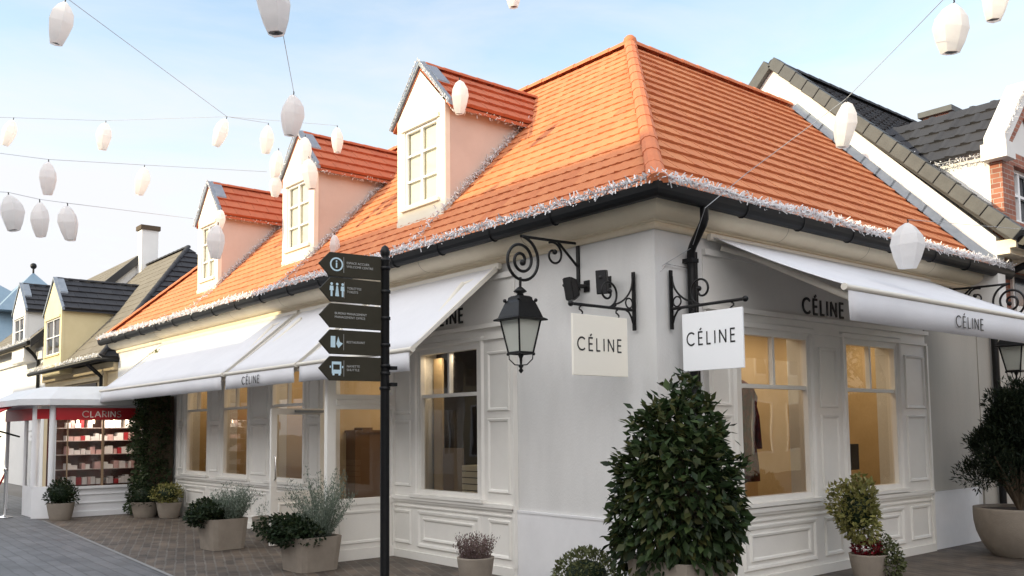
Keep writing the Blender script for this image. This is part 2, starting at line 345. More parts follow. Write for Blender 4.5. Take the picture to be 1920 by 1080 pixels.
def icicles(mb, path, dens=60, ln=.075, spread=.035, up=True):
    for a, b in zip(path, path[1:]):
        a = Vector(a); b = Vector(b); n = max(1, int((b-a).length*dens)); ax = (b-a).normalized()
        for i in range(n):
            p = a.lerp(b, (i+random.random())/n)+Vector([random.uniform(-spread, spread) for _ in range(3)])
            v = Vector([random.gauss(0, 1) for _ in range(3)]); v -= ax*v.dot(ax)*.3; v.normalize(); L = ln*random.uniform(.5, 1.2); w = ax.cross(v).normalized()*.0045; x = v.cross(w).normalized()*.0045
            q = p+v*L; mb.add([p-w-x, p+w-x, p+x*1.4, q-w-x, q+w-x, q+x*1.4], [(0, 1, 2), (5, 4, 3), (0, 3, 4, 1), (1, 4, 5, 2), (2, 5, 3, 0)])
def garland(name, path, label, group='strings of white icicle lights on the roofs', dens=70, ln=.07, spread=.03):
    t = thing(name, path[0], label, 'fairy lights', group)
    b = MB(); icicles(b, path, dens, ln, spread); b.build('bulbs', M_light, t, recalc=False)
    c = MB(); pts = [Vector(p) for p in path]
    pp = []
    for a, q in zip(pts, pts[1:]):
        n = max(2, int((q-a).length/.3))
        pp += [a.lerp(q, i/n)+Vector([random.uniform(-.012, .012)]*3) for i in range(n)]
    pp.append(pts[-1]); c.tube(pp, .006, 5); c.build('wire', M_lightwire, t)
    return t

# ------------------------------------------------------------------ ground
def sheet(name, pts, z, m, kind='structure'):
    o = MB().add([(x, y, z) for x, y in pts], [tuple(range(len(pts)))]).build(name, m, recalc=False); return tag(o, kind=kind)
M_ground = mat('far_ground', (.20, .19, .18), .9, (.16, .15, .14), .5)
M_pav = brickmat('brown_setts', (.115, .088, .066), (.060, .049, .041), (.125, .11, .095), 1, .24, .12, .012, (0, 0, .35), rough=.6, bump=.8, noise=.45)
M_str = brickmat('grey_paving', (.145, .147, .155), (.108, .11, .117), (.09, .09, .095), 1, .85, .16, .010, (0, 0, .03), rough=.55, bump=.5, noise=.25)
sheet('ground', [(-300, -300), (300, -300), (300, 300), (-300, 300)], -.012, M_ground)
sheet('pavement', [(-14.6, -2.27), (-13.5, -2.3), (-4.9, -2.82), (3.2, -3.2), (3.2, 30), (-14.6, 30)], -.004, M_pav)
sheet('street', [(-60, -14.2), (12.5, -14.2), (12.5, 40), (3.25, 40), (3.25, -3.25), (-4.9, -2.87), (-13.5, -2.35), (-14.65, -2.32), (-14.65, -1.2), (-60, -1.2)], -.006, M_str)
sheet('kerb_strip', [(3.2, -3.2), (-4.9, -2.82), (-13.5, -2.3), (-13.5, -2.35), (-4.9, -2.87), (3.25, -3.25)], 0.0, mat('kerb', (.26, .26, .26), .7, (.21, .21, .21), 4))

# ------------------------------------------------------------------ the corner shop
EV, EZ = .42, 3.84           # eave overhang and height
DR, RZ = 2.79, 7.12          # ridge distance and height
PROF = [(0, EZ), (.27, 4.08), (DR+EV, RZ)]
XL = -17.0; RXL = XL+EV+1.28*DR; YE = 6.8
def roofz(y): d = y+EV; return EZ+d*(4.08-EZ)/.27 if d < .27 else 4.08+(d-.27)*(RZ-4.08)/(DR+EV-.27)
shop = thing('corner_shop', (0, 0, 0), 'white corner boutique with orange tiled roof, three dormers and white awnings', 'shop')

HL = [(-12.32, -11.2, .86, 2.66), (-10.47, -9.35, .86, 2.66), (-8.42, -7.25, .86, 2.66), (-6.6, -4.75, .02, 2.66), (-4.03, -2.75, .85, 2.66)]
HR = [(1.24, 2.56, .87, 2.67), (3.33, 4.57, .87, 2.67)]
SLx0, SLx1 = -12.76, -2.10; SRy0, SRy1 = .72, 5.36
b = MB(); facade(b, LF, XL, 0, 0, 3.62, -.25, 0, HL); b.build('wall', M_wall, shop)
b = MB(); facade(b, RF, .25, 6.8, 0, 3.62, -.25, 0, HR); b.build('wall', M_wall, shop)
b = MB(); fbox(b, LF, SLx1, .022, 0.001, .02, 0, .72); fbox(b, LF, SLx1, .028, .001, .028, .72, .745); b.build('dado', M_dado, shop)
b = MB(); fbox(b, RF, 0, SRy0, .001, .022, 0, .72); fbox(b, RF, 0, SRy0, .001, .028, .72, .745); b.build('dado', M_dado, shop)
b = MB(); fbox(b, RF, SRy1, 6.8, .001, .022, 0, .74); fbox(b, RF, SRy1, 6.8, .001, .028, .74, .76); b.build('dado', M_dado, shop)
fbox(MB(), RF, SRy1+.04, 6.98, .002, .018, .762, 3.55).build('side_wall', mat('beige_shade_wall', (.47, .44, .39), .85, (.41, .385, .34), 1.2, .3, 80, stretch=(1, 1, .35)), shop)  # grey-beige wall tone, with part of its shadow put into the colour
# shopfront joinery
def shopfront(F, u0, u1, holes, pil, zt, name='shopfront'):
    b = MB(); w = .035
    facade(b, F, u0, u1, .10, zt, 0.001, w, [(h[0]-.0, h[1]+.0, h[2], h[3]) for h in holes])
    fbox(b, F, u0-.01, u1+.01, .001, w+.03, 0, .10)                         # plinth
    doors = [h for h in holes if h[2] < .1]
    segs = []; a = u0
    for h in sorted(doors): segs.append((a, h[0])); a = h[1]
    segs.append((a, u1))
    for (p, q) in segs:
        fbox(b, F, p, q, w, w+.05, .755, .80); fbox(b, F, p, q, w, w+.03, .725, .755); fbox(b, F, p, q, w, w+.02, .66, .675)
    fbox(b, F, u0, u1, w, w+.03, zt-.16, zt-.13); fbox(b, F, u0-.02, u1+.02, w-.02, w+.05, zt-.02, zt+.03)
    fbox(b, F, u0-.02, u0+.02, .001, w+.03, .1, zt-.16); fbox(b, F, u1-.02, u1+.02, .001, w+.03, .1, zt-.16)
    for (p, q) in pil:
        moulding(b, F, p, q, 1.86, 2.56, w, .045, .022); moulding(b, F, p, q, .92, 1.78, w, .045, .022); moulding(b, F, p, q, .18, .62, w, .05, .022)
    for h in holes:
        if h[2] > .1:
            moulding(b, F, h[0]-.02, h[1]+.02, .16, .63, w, .06, .026); moulding(b, F, h[0]+.10, h[1]-.10, .25, .54, w, .045, .022)
            moulding(b, F, h[0]-.10, h[1]+.10, h[2]-.10, h[3]+.10, w, .08, .03)
            fbox(b, F, h[0]-.13, h[1]+.13, w, w+.07, h[2]-.055, h[2]-.015)
    return b.build(name, M_front, shop)
shopfront(LF, SLx0, SLx1, HL, [(-12.7, -12.45), (-11.05, -10.62), (-9.2, -8.57), (-7.1, -6.72), (-4.68, -4.2), (-2.58, -2.17)], 2.86)
shopfront(RF, SRy0, SRy1, HR, [(.78, 1.1), (2.75, 3.14), (4.76, 5.28)], 2.86)
for F_, p, q in ((LF, SLx0, SLx1), (RF, SRy0, SRy1)): fbox(MB(), F_, p, q, .001, .012, 2.9, 3.40).build('fascia_board', M_fascia, shop); fbox(MB(), F_, p, q, .001, .05, 3.40, 3.46).build('fascia_trim', M_fascia, shop)

def window(F, h, tr=2.08, mull=True, glass=None, depth=-.05):
    u0, u1, z0, z1 = h; b = MB(); t = .045
    fbox(b, F, u0, u0+t, depth, .03, z0, z1); fbox(b, F, u1-t, u1, depth, .03, z0, z1); fbox(b, F, u0+t, u1-t, depth, .03, z0, z0+t); fbox(b, F, u0+t, u1-t, depth, .03, z1-t, z1)
    if tr: fbox(b, F, u0+t, u1-t, depth+.005, .015, tr-.022, tr+.022)
    if mull: c = (u0+u1)/2; fbox(b, F, c-.018, c+.018, depth+.005, .015, tr+.022, z1-t)
    o = b.build('window_frame', M_front, shop)
    g = MB(); g.add([F(u0+t, depth+.02, z0+t), F(u1-t, depth+.02, z0+t), F(u1-t, depth+.02, z1-t), F(u0+t, depth+.02, z1-t)], [(0, 1, 2, 3)]); g.build('pane', glass or M_glass2, o, recalc=False)
    return o
for h in HL[:3]+HL[4:]: window(LF, h)
for h in HR: window(RF, h)
# interior
b = MB(); b.box(-12.7, .25, -.001, -.25, 4.2, .0); b.box(-4.2, 4.2, -.001, -.25, 6.7, 0); b.build('shop_floor', M_floor, shop)
b = MB(); b.box(-12.7, .25, 2.95, -.26, 4.2, 3.0); b.box(-4.2, 4.2, 2.95, -.26, 6.7, 3.0); b.build('shop_ceiling', mat('ceil', (.7, .62, .5), .8), shop)
boxes('interior_wall', M_tan, shop, (-12.6, 1.15, 0, -6.9, 1.2, 2.95), (-12.7, .3, 0, -12.6, 1.2, 2.95), (-10.94, .26, 0, -10.86, 1.15, 2.95), (-8.89, .26, 0, -8.81, 1.15, 2.95),
      (-1.45, 1.06, 0, -1.38, 5.3, 2.95), (-1.38, 5.3, 0, -.26, 5.36, 2.95), (-1.38, 1.0, 0, -.27, 1.06, 2.95),
      (-6.9, 2.6, 0, -4.35, 2.65, 2.95), (-6.95, .3, 0, -6.9, 2.6, 2.95))
boxes('wall_panel', M_tanw, shop, *[(-1.375, 1.1+i*.3, .55, -1.36, 1.1+i*.3+.29, 2.2) for i in range(8)])
MB().box(-6.89, .52, 0, -6.6, .98, 1.62).box(-6.90, .50, 1.62, -6.58, 1.0, 1.66).box(-6.88, .66, 1.66, -6.62, .84, 1.70).build('dark_cabinet', mat('cabinet_dark', (.13, .065, .025), .5), shop)
boxes('interior_partition', M_dark, shop, (-4.34, 1.55, 0, -2.0, 1.6, 2.95), (-2.05, .26, 0, -2.0, 1.55, 2.95), (-4.34, .26, 0, -4.28, 1.55, 2.95))
boxes('display_panel', mat('panel_brown', (.26, .19, .12), .6), shop, (-3.785, .18, .60, -3.38, .21, 1.42))
boxes('display_reveal', M_tan, shop, (-3.98, .17, .62, -3.79, .20, 2.58))
boxes('drawer', mat('drawer_cream', (.80, .72, .52), .6), shop, *[(-3.33, .14, .60+i*.078, -2.72, .5, .665+i*.078) for i in range(8)])
boxes('drawer_cabinet', M_dark, shop, (-3.28, .17, .595, -2.76, .49, 1.21))
# lit ceiling strips of the shop windows
def area(loc, sx, sy, e, col=(1, .80, .54)):
    l = bpy.data.lights.new('shop_light', 'AREA'); l.shape = 'RECTANGLE'; l.size = sx; l.size_y = sy; l.energy = e; l.color = col
    o = bpy.data.objects.new('shop_light', l); COL.objects.link(o); o.location = loc; attach(o, shop)
area((-11.8, .7, 2.9), 1.2, .5, 5); area((-9.9, .7, 2.9), 1.2, .5, 5); area((-7.85, .7, 2.9), 1.2, .5, 5); area((-5.7, 1.3, 2.9), 1.2, 1.2, 13)
area((-.75, 1.9, 2.9), .5, 1.0, 5.2); area((-.75, 3.3, 2.9), .5, 1.0, 5.2); area((-.75, 4.6, 2.9), .5, .8, 4); area((-3.4, .09, 2.60), 1.0, .05, 2.4)
# mannequin with coat behind the first right-hand window
b = MB(); b.lathe([(.05, .0), (.06, .02), (.015, .04), (.015, .75)], (-.42, 1.84, .3), 14)
b.lathe([(.21, .75), (.20, .95), (.165, 1.25), (.19, 1.5), (.21, 1.68), (.16, 1.80), (.06, 1.87)], (-.42, 1.84, .3), 18)
b.tube([(-.42, 1.65, 2.02), (-.38, 1.60, 1.75), (-.34, 1.61, 1.4)], [.06, .055, .04]); b.tube([(-.42, 2.03, 2.02), (-.38, 2.08, 1.75), (-.34, 2.08, 1.4)], [.06, .055, .04])
b.box(-.62, 1.62, 0, -.22, 2.06, .3)
mq = b.build('clothed_mannequin', mat('tartan', (.13, .008, .010), .8, (.006, .006, .008), 4, stretch=(4, 4, 3), spec=.1), None)
tag(mq, 'dark red and black checked coat on a stand inside the corner boutique window', 'mannequin')
for yy, xx, F_, lab in ((3.92, -.35, 0, 'black handbag stand behind the second right-hand window'), (None, -7.45, 1, 'black stand behind glass beside the open entrance door')):
    b = MB(); x, y = (xx, yy) if yy else (xx, .55)
    b.lathe([(.12, 0), (.12, .02), (.02, .04), (.02, .62)], (x, y, .45), 14); b.box(x-.10, y-.11, 1.10, x+.10, y+.15, 1.42); tag(b.build('display_stand', M_ink), lab, 'display stand')

# door leaves
def door_leaf(x, y0, y1, z1, label, wide):
    b = MB(); t = .025; s = .09
    b.box(x-t, y0, .02, x+t, y0+s, z1); b.box(x-t, y1-s, .02, x+t, y1, z1); b.box(x-t, y0+s, z1-s, x+t, y1-s, z1)
    b.box(x-t, y0+s, .68, x+t, y1-s, .78); b.box(x-t, y0+s, .02, x+t, y1-s, .14); b.box(x-t*.5, y0+s, .14, x+t*.5, y1-s, .68)
    F = lambda u, w, z: Vector((x+w, u, z))
    moulding(b, F, y0+s+.03, y1-s-.03, .18, .62, t*.5, .045, .02)
    o = b.build('door', M_front, shop); o['label'] = label
    MB().add([(x, y0+s, .78), (x, y1-s, .78), (x, y1-s, z1-s), (x, y0+s, z1-s)], [(0, 1, 2, 3)]).build('pane', M_glass2, o, recalc=False)
    h = MB(); h.tube([(x+.03, y0+.05, .95), (x+.07, y0+.05, .97), (x+.07, y0+.05, 1.28), (x+.03, y0+.05, 1.30)], .012); h.build('handle', M_chrome, o)
    return o
dl = door_leaf(-6.6, -.88, -.01, 1.99, 'glazed white door leaf standing open', False)
b = MB(); b.box(-6.57, -.52, 1.93, -6.53, -.06, 1.965); b.build('door_closer', M_lead, dl)
# glazed side screen of the entrance
b = MB(); x = -4.62
for (p, q, r, s_) in ((-1.05, -.93, 0, 2.62), (-.08, -.036, 0, 2.62), (-.93, -.08, 0, .14), (-.93, -.08, .70, .78), (-.93, -.08, 1.93, 2.12), (-.93, -.08, 2.56, 2.62)): b.box(x-.04, p, r, x+.04, q, s_)
b.box(x-.02, -.93, .14, x+.02, -.08, .70)
F = lambda u, w, z: Vector((x+w, u, z)); moulding(b, F, -.87, -.14, .2, .63, .02, .05, .02); moulding(b, F, -.93, -.08, 1.97, 2.06, .04, .03, .012)
sc = b.build('entrance_screen', M_front, shop); sc['label'] = 'white side screen of the entrance with one tall pane and a top light'
MB().add([(x, -.93, .78), (x, -.08, .78), (x, -.08, 1.93), (x, -.93, 1.93), (x, -.93, 2.12), (x, -.08, 2.12), (x, -.08, 2.56), (x, -.93, 2.56)], [(0, 1, 2, 3), (4, 5, 6, 7)]).build('pane', M_glass2, sc, recalc=False)

# lettering on the fascias
b = MB(); h = .17; wt = text_width('CÉLINE')*h; k = 1.0
letters(b, 'CÉLINE', lambda x, z, w: LF(-3.90+x*(1.0), .013+w, 2.965+z), .165, .16); o = b.build('lettering', M_ink, shop)
b = MB(); letters(b, 'CÉLINE', lambda x, z, w: RF(2.50+x*(1.03), .013+w, 2.94+z), .17, .16); o = b.build('lettering', M_ink, shop)

# cornice: moulded stone profile swept round the corner
def cornice(prof, m, name, x0=XL, y1=YE):
    b = MB(); n = len(prof); vs = []
    for (w, z) in prof: vs.append((x0, -w, z))
    for (w, z) in prof: vs.append((w, -w, z))
    for (w, z) in prof: vs.append((w, y1, z))
    fs = []
    for s in range(2):
        for i in range(n-1): fs.append((s*n+i, s*n+i+1, (s+1)*n+i+1, (s+1)*n+i))
    b.add(vs, fs); return b.build(name, m, shop)
ov = [(.075+.185*sin(a), 3.80-.145*cos(a)) for a in [pi/2*i/10 for i in range(11)]]
cornice([(0, 3.575), (.030, 3.575), (.048, 3.59), (.055, 3.615), (.050, 3.635), (.066, 3.64), (.070, 3.654)]+ov+[(.262, 3.812), (.292, 3.815), (.296, 3.87), (0, 3.87)], M_stone, 'cornice')
for x in [-1.7-2.0*i for i in range(7)]: MB().add([(x+dx, -w-.002, z-.001) for w, z in ov for dx in (-.004, .004)], [(2*i, 2*i+1, 2*i+3, 2*i+2) for i in range(10)]).build('cornice_joint', mat('joint', (.36, .30, .20), .9), shop)
for y in [1.9+1.7*i for i in range(3)]: MB().add([(w+.002, y+dx, z-.001) for w, z in ov for dx in (-.004, .004)], [(2*i, 2*i+1, 2*i+3, 2*i+2) for i in range(10)]).build('cornice_joint', mat('joint', (.36, .30, .20), .9), shop)

# gutter half round + fascia
gp = [(.30+.08+.08*cos(a), 3.85+.105*sin(a)) for a in [pi+pi*i/8 for i in range(9)]]
g = cornice([(.30, 3.86)]+gp+[(.462, 3.875), (.446, 3.875), (.44, 3.85), (.40, 3.80), (.36, 3.80), (.32, 3.84)], M_gutter, 'gutter', XL-.1, 7.35)
for x in [-1-1.0*i for i in range(16)]: MB().tube([(x, -.29, 3.84)]+[(x, -p, z-.004) for p, z in gp]+[(x, -.46, 3.86)], .010, 5).build('gutter_bracket', M_gutter, shop)
for y in [.9+1.0*i for i in range(6)]: MB().tube([(.29, y, 3.84)]+[(p, y, z-.004) for p, z in gp]+[(.46, y, 3.86)], .010, 5).build('gutter_bracket', M_gutter, shop)
# downpipe on the right wall
b = MB(); b.tube([(.375, .30, 3.80), (.375, .30, 3.64), (.35, .31, 3.60), (.13, .43, 3.45), (.075, .46, 3.39), (.075, .46, 3.2), (.075, .46, .1)], .042, 12)
b.tube([(.05, .555, 3.40), (.05, .555, 2.0)], .022, 8)
for z in (3.3, 2.5, 1.4): b.box(0.001, .41, z-.02, .12, .52, z+.02)
b.build('downpipe', M_black, shop)
b = MB(); b.tube([(.0, .10, 3.22), (.03, .14, 3.24), (.03, .5, 3.23)], .004, 5); b.tube([(.0, .07, 3.16), (.03, .12, 3.235)], .004, 5); b.build('cable_anchor', M_chrome, shop)

# roof base and tiles
b = MB(); V = [(XL, -EV, EZ), (EV, -EV, EZ), (EV, YE, EZ), (-DR, YE, RZ), (-DR, DR, RZ), (RXL, DR, RZ), (XL, 6, EZ), (-6, 6, EZ), (-6, YE, EZ), (XL+.27, -.15, 4.08), (.15, -.15, 4.08), (.15, YE, 4.08)]
b.add(V, [(0, 1, 10, 9), (9, 10, 4, 5), (1, 2, 11, 10), (10, 11, 3, 4), (5, 4, 7, 6), (4, 3, 8, 7), (0, 9, 5, 6)])
base = b.build('roof', mat('roof_under', (.30, .09, .04), .9), shop, recalc=False)
b = MB(); tiles(b, (0, -EV, 0), (1, 0, 0), (0, 1, 0), PROF, lambda d: (XL+1.24*d, EV-d), tw=.20, th=.017, expo=.19, rib=.006, jit=.006); b.build('tile_slope', M_tile, base, recalc=False)
b = MB(); tiles(b, (EV, 0, 0), (0, 1, 0), (-1, 0, 0), PROF, lambda d: (-EV+d, YE), tw=.30, th=.036, expo=.245, jit=.004, rib=.004); b.build('tile_slope', M_tile, base, recalc=False)
b = MB(); ridge(b, (EV+.01, -EV-.01, EZ+.03), (.14, -.14, 4.12), .10); ridge(b, (.15, -.15, 4.11), (-DR, DR, RZ+.02), .095)
ridge(b, (-DR, DR, RZ+.02), (RXL, DR, RZ+.02)); ridge(b, (-DR, DR, RZ+.02), (-DR, YE, RZ+.02)); ridge(b, (XL, -EV, EZ+.03), (RXL, DR, RZ+.02), .07)
b.ball((-DR, DR, RZ+.06), .10, 6)
b.build('ridge_tile', M_ridge, base)
b = MB()
for k in range(14):     # lead step flashing against the neighbour's gable
    y0 = YE-.16
    d0 = EV+.02-k*.235; d1 = d0-.26; z0, z1 = roofz(-d0)+.05, roofz(-d1)+.05
    if d1 < -DR: break
    b.hexa([(d0, y0, z0), (d0, YE-.004, z0), (d1, YE-.004, z1), (d1, y0, z1), (d0, y0, z0+.012), (d0, YE-.004, z0+.14), (d1, YE-.004, z1+.14), (d1, y0, z1+.012)])
b.build('flashing', M_lead, base)

# dormers
def dormer(cx, hw, yf, zb, zc, za, sashz, m_side, m_front, tm, parent, wmat, kind, depthy, off=.16, rz=None, label=None, cols=2, rows=3, lead=True, mseg=None, roof_l=.02):
    """cx centre x, hw half width, yf front y, zb base z, zc cheek top, za apex z"""
    sl = (za-zc)/hw; ov = .13; rzf = rz or roofz
    yb = depthy
    b = MB()        # cheeks and body
    P = [(cx-hw, yf, zb), (cx+hw, yf, zb), (cx+hw, yf, zc), (cx, yf, za-.03), (cx-hw, yf, zc)]
    b.prism([(cx-hw, yf+.05, zb), (cx+hw, yf+.05, zb), (cx+hw, yf+.05, zc), (cx, yf+.05, za-.05), (cx-hw, yf+.05, zc)], (0, yb-yf, 0))
    w = b.build('dormer', m_side, parent)
    if label: w['label'] = label
    # front wall with opening
    a, z0, z1 = hw-.17, sashz[0], sashz[1]; F = lambda u, ww, z: Vector((cx+u, yf-ww, z))
    b = MB(); facade(b, F, -hw-.015, hw+.015, zb-.02, zc, -.05, .03, [(-a, a, z0, z1)])
    b.prism([F(-hw-.015, .03, zc), F(hw+.015, .03, zc), F(0, .03, za-.03)], (0, .08, 0))
    fbox(b, F, -a-.06, a+.06, .03, .06, z1, z1+.06); fbox(b, F, -a-.06, a+.06, .03, .07, z0-.05, z0)
    fbox(b, F, -hw, hw, .03, .05, zb, zb+.12)
    b.build('front_wall', m_front, w)
    b = MB(); t = .035
    fbox(b, F, -a, -a+t, -.03, .012, z0, z1); fbox(b, F, a-t, a, -.03, .012, z0, z1); fbox(b, F, -a+t, a-t, -.03, .012, z0, z0+t); fbox(b, F, -a+t, a-t, -.03, .012, z1-t, z1)
    for c in range(1, cols): u = -a+2*a*c/cols; fbox(b, F, u-.02, u+.02, -.028, .010, z0+t, z1-t)
    for r_ in range(1, rows): z = z0+(z1-z0)*r_/rows; fbox(b, F, -a+t, a-t, -.026, .006, z-.013, z+.013)
    b.build('window_frame', M_sashm, w)
    MB().add([F(-a, -.02, z0), F(a, -.02, z0), F(a, -.02, z1), F(-a, -.02, z1)], [(0, 1, 2, 3)]).build('pane', M_glass, w, recalc=False)
    MB().add([F(-a, -.045, z0), F(a, -.045, z0), F(a, -.045, z1), F(-a, -.045, z1)], [(0, 1, 2, 3)]).build('blind', wmat, w, recalc=False)
    # roof
    ez = zc-ov*sl+.06
    for s in (-1, 1):
        b = MB(); e = Vector((cx+s*(hw+ov), 0, 0)); pr_ = [(0, ez), (hw+ov, za+.03)]
        tiles(b, (cx+s*(hw+ov), 0, 0), (0, 1, 0), (-s, 0, 0), pr_, lambda d: (yf-.02, yb-(hw+ov-d)*roof_l), tw=.30, th=.042, expo=.27, jit=.002, rib=.004)
        b.prism([(cx+s*(hw+ov), yf-.03, ez-.03), (cx, yf-.03, za), (cx, yf-.03, za-.05), (cx+s*(hw+ov), yf-.03, ez-.07)], (0, yb-yf+.02, 0))
        b.build('tile_slope', tm, w, recalc=False)
    b = MB(); ridge(b, (cx, yf+.05, za+.045), (cx, yb, za+.045), .06, .3)
    b.build('ridge_tile', tm, w)
    b = MB()
    for s in (-1, 1):
        b.prism([(cx+s*(hw+ov+.02), yf-.06, ez-.04), (cx, yf-.06, za+.03), (cx, yf-.06, za+.10), (cx+s*(hw+ov+.02), yf-.06, ez+.035)], (0, .07, 0))
        q = .52; b.prism([(cx+s*(hw+ov)*q, yf+.01, za+.05-(za-ez)*q), (cx, yf+.01, za+.05), (cx, yf+.01, za+.11), (cx+s*(hw+ov)*q, yf+.01, za+.10-(za-ez)*q)], (0, .20, 0))
    b.build('verge_capping', M_lead, w)
    b = MB()        # valley gutter strip at both cheeks
    return w, ez
DOR = [(-4.42, .57, 2.38, 'largest pink-cheeked dormer nearest the corner'), (-8.12, .57, 2.38, 'middle pink-cheeked dormer'), (-12.12, .52, 2.38, 'far pink-cheeked dormer')]
for i, (cx, hw, yb, lb) in enumerate(DOR):
    w, ez = dormer(cx, hw, .30, 4.46, 6.07, 6.68, (4.76, 5.86), M_pink, M_cream, M_tile2, base, M_blind, None, 2.42, label=lb, roof_l=.95)
nm = ['the dormer nearest the corner', 'the middle dormer', 'the dormer farthest from the corner']
for i, (cx, hw, yb, lb) in enumerate(DOR):
    r_ = cx+hw; ez = 5.96
    path = [(r_+.11, .28, ez-.03), (r_+.11, 1.62, ez-.03)]
    garland('light_garland', path, 'white icicle lights under the right eave of '+nm[i], dens=60, ln=.05, spread=.02)
    pts = [(r_+.03, y, roofz(y)+.09) for y in (.20, .7, 1.2, 1.7)]
    garland('light_garland', pts, 'white icicle lights running down the right cheek of '+nm[i], dens=130, ln=.05, spread=.035)
    garland('light_garland', [(r_+.03, .18, roofz(.18)+.1), (r_-.0, -.1, roofz(-.1)+.07), (r_-.15, -.40, EZ+.07)], 'loose lights across the tiles below '+nm[i], dens=70, ln=.05, spread=.05)
    garland('light_garland', [(cx-hw-.16, .22, ez), (cx, .22, 6.79), (cx+hw+.16, .22, ez)], 'white icicle lights edging the gable of '+nm[i], dens=60, ln=.028, spread=.012)
garland('light_garland', [(XL-.1+17.5*i/20, -.45, EZ+.078+.012*sin(i*2.3)) for i in range(21)], 'long row of icicle lights on the left eave of the corner boutique', dens=230, ln=.056, spread=.034)
garland('light_garland', [(EV+.03, -.45+7.75*i/12, EZ+.082+.012*sin(i*1.9)) for i in range(13)], 'row of icicle lights on the right eave of the corner boutique', dens=290, ln=.058, spread=.038)

# ------------------------------------------------------------------ awnings
def awning(F, u0, u1, zi, w1, z1, label, text=None, arms=True, valh=.2, side=0):
    t = thing('awning', F((u0+u1)/2, 0, zi), label, 'awning', 'white retractable awnings of the boutique')
    b = MB(); n = 8; N = 24
    # canvas as a slightly sagging sheet of real thickness
    vs = []
    for j in range(N+1):
        for i in range(n+1):
            f = i/n; sag = -.025*sin(pi*f)-.004*sin(j*1.7)*sin(pi*f); vs.append(F(u0+(u1-u0)*j/N, .06+(w1-.06)*f, zi+(z1-zi)*f+sag))
    fs = [(j*(n+1)+i, j*(n+1)+i+1, (j+1)*(n+1)+i+1, (j+1)*(n+1)+i) for j in range(N) for i in range(n)]
    b.add(vs, fs, True); o = b.build('canopy', M_awn, t); so_ = o.modifiers.new('t', 'SOLIDIFY'); so_.thickness = .006
    b = MB(); vs = []
    for j in range(N+1):
        for i in range(3): f = i/2; vs.append(F(u0+(u1-u0)*j/N, w1+.012+.010*sin(j*.9+f)*f, z1-.05-valh*f))
    b.add(vs, [(j*3+i, j*3+i+1, (j+1)*3+i+1, (j+1)*3+i) for j in range(N) for i in range(2)], True); o = b.build('valance', M_awn, t); so_ = o.modifiers.new('t', 'SOLIDIFY'); so_.thickness = .005
    fbox(MB(), F, u0-.04, u1+.04, .052, .10, zi-.055, zi+.012).build('cassette', M_awnside, t); b = MB(); b.tube([F(u0-.02, w1, z1-.02), F(u1+.02, w1, z1-.02)], .026, 12)
    for u in (u0-.03, u1+.03): b.tube([F(u-.02, w1, z1-.02), F(u+.02, w1, z1-.02)], .032, 10)
    b.build('front_bar', M_awnside, t)
    for u, s in ((u0+.12, 1), (u1-.12, -1)):
        b = MB(); p = [F(u, .10, zi-.12), F(u+s*.26, .30, zi-.21), F(u+s*.06, w1-.05, z1-.10)]
        b.tube(p[:2], .028, 8); b.tube(p[1:], .034, 8); b.ball(p[1], .035, 6); b.build('arm', M_awnside, t)
    for u in ((u0+.015, u1-.015) if side else ()): MB().hexa([F(u-.015, .08, zi-.08), F(u+.015, .08, zi-.08), F(u+.015, w1, z1-.06), F(u-.015, w1, z1-.06), F(u-.015, .08, zi-.01), F(u+.015, .08, zi-.01), F(u+.015, w1, z1-.01), F(u-.015, w1, z1-.01)]).build('side_profile', M_awnside, t)
    if text:
        b = MB(); uu, hh, sx = text; letters(b, 'CÉLINE', lambda x, z, w: F(uu+x*sx, w1+.022+w*.3, z1-.05-valh*.5-hh*.5+z), hh, .11); b.build('lettering', M_ink, t)
    return t
awning(LF, -13.62, -7.42, 3.56, 1.29, 2.53, 'longest white awning, at the far left end of the boutique above three windows', side=1)
awning(LF, -7.24, -5.02, 3.56, 1.29, 2.53, 'short white awning over the shop entrance, lettered CÉLINE on its valance', (-6.63, .105, 1.12), side=1)
awning(LF, -4.86, -2.32, 3.56, 1.29, 2.53, 'white awning between the signpost and the wall lantern', side=1)
awning(RF, .79, 5.45, 3.60, 1.54, 2.90, 'white awning on the right-hand side of the boutique, folding arm showing beneath', (2.86, .115, 1.13), valh=.27)

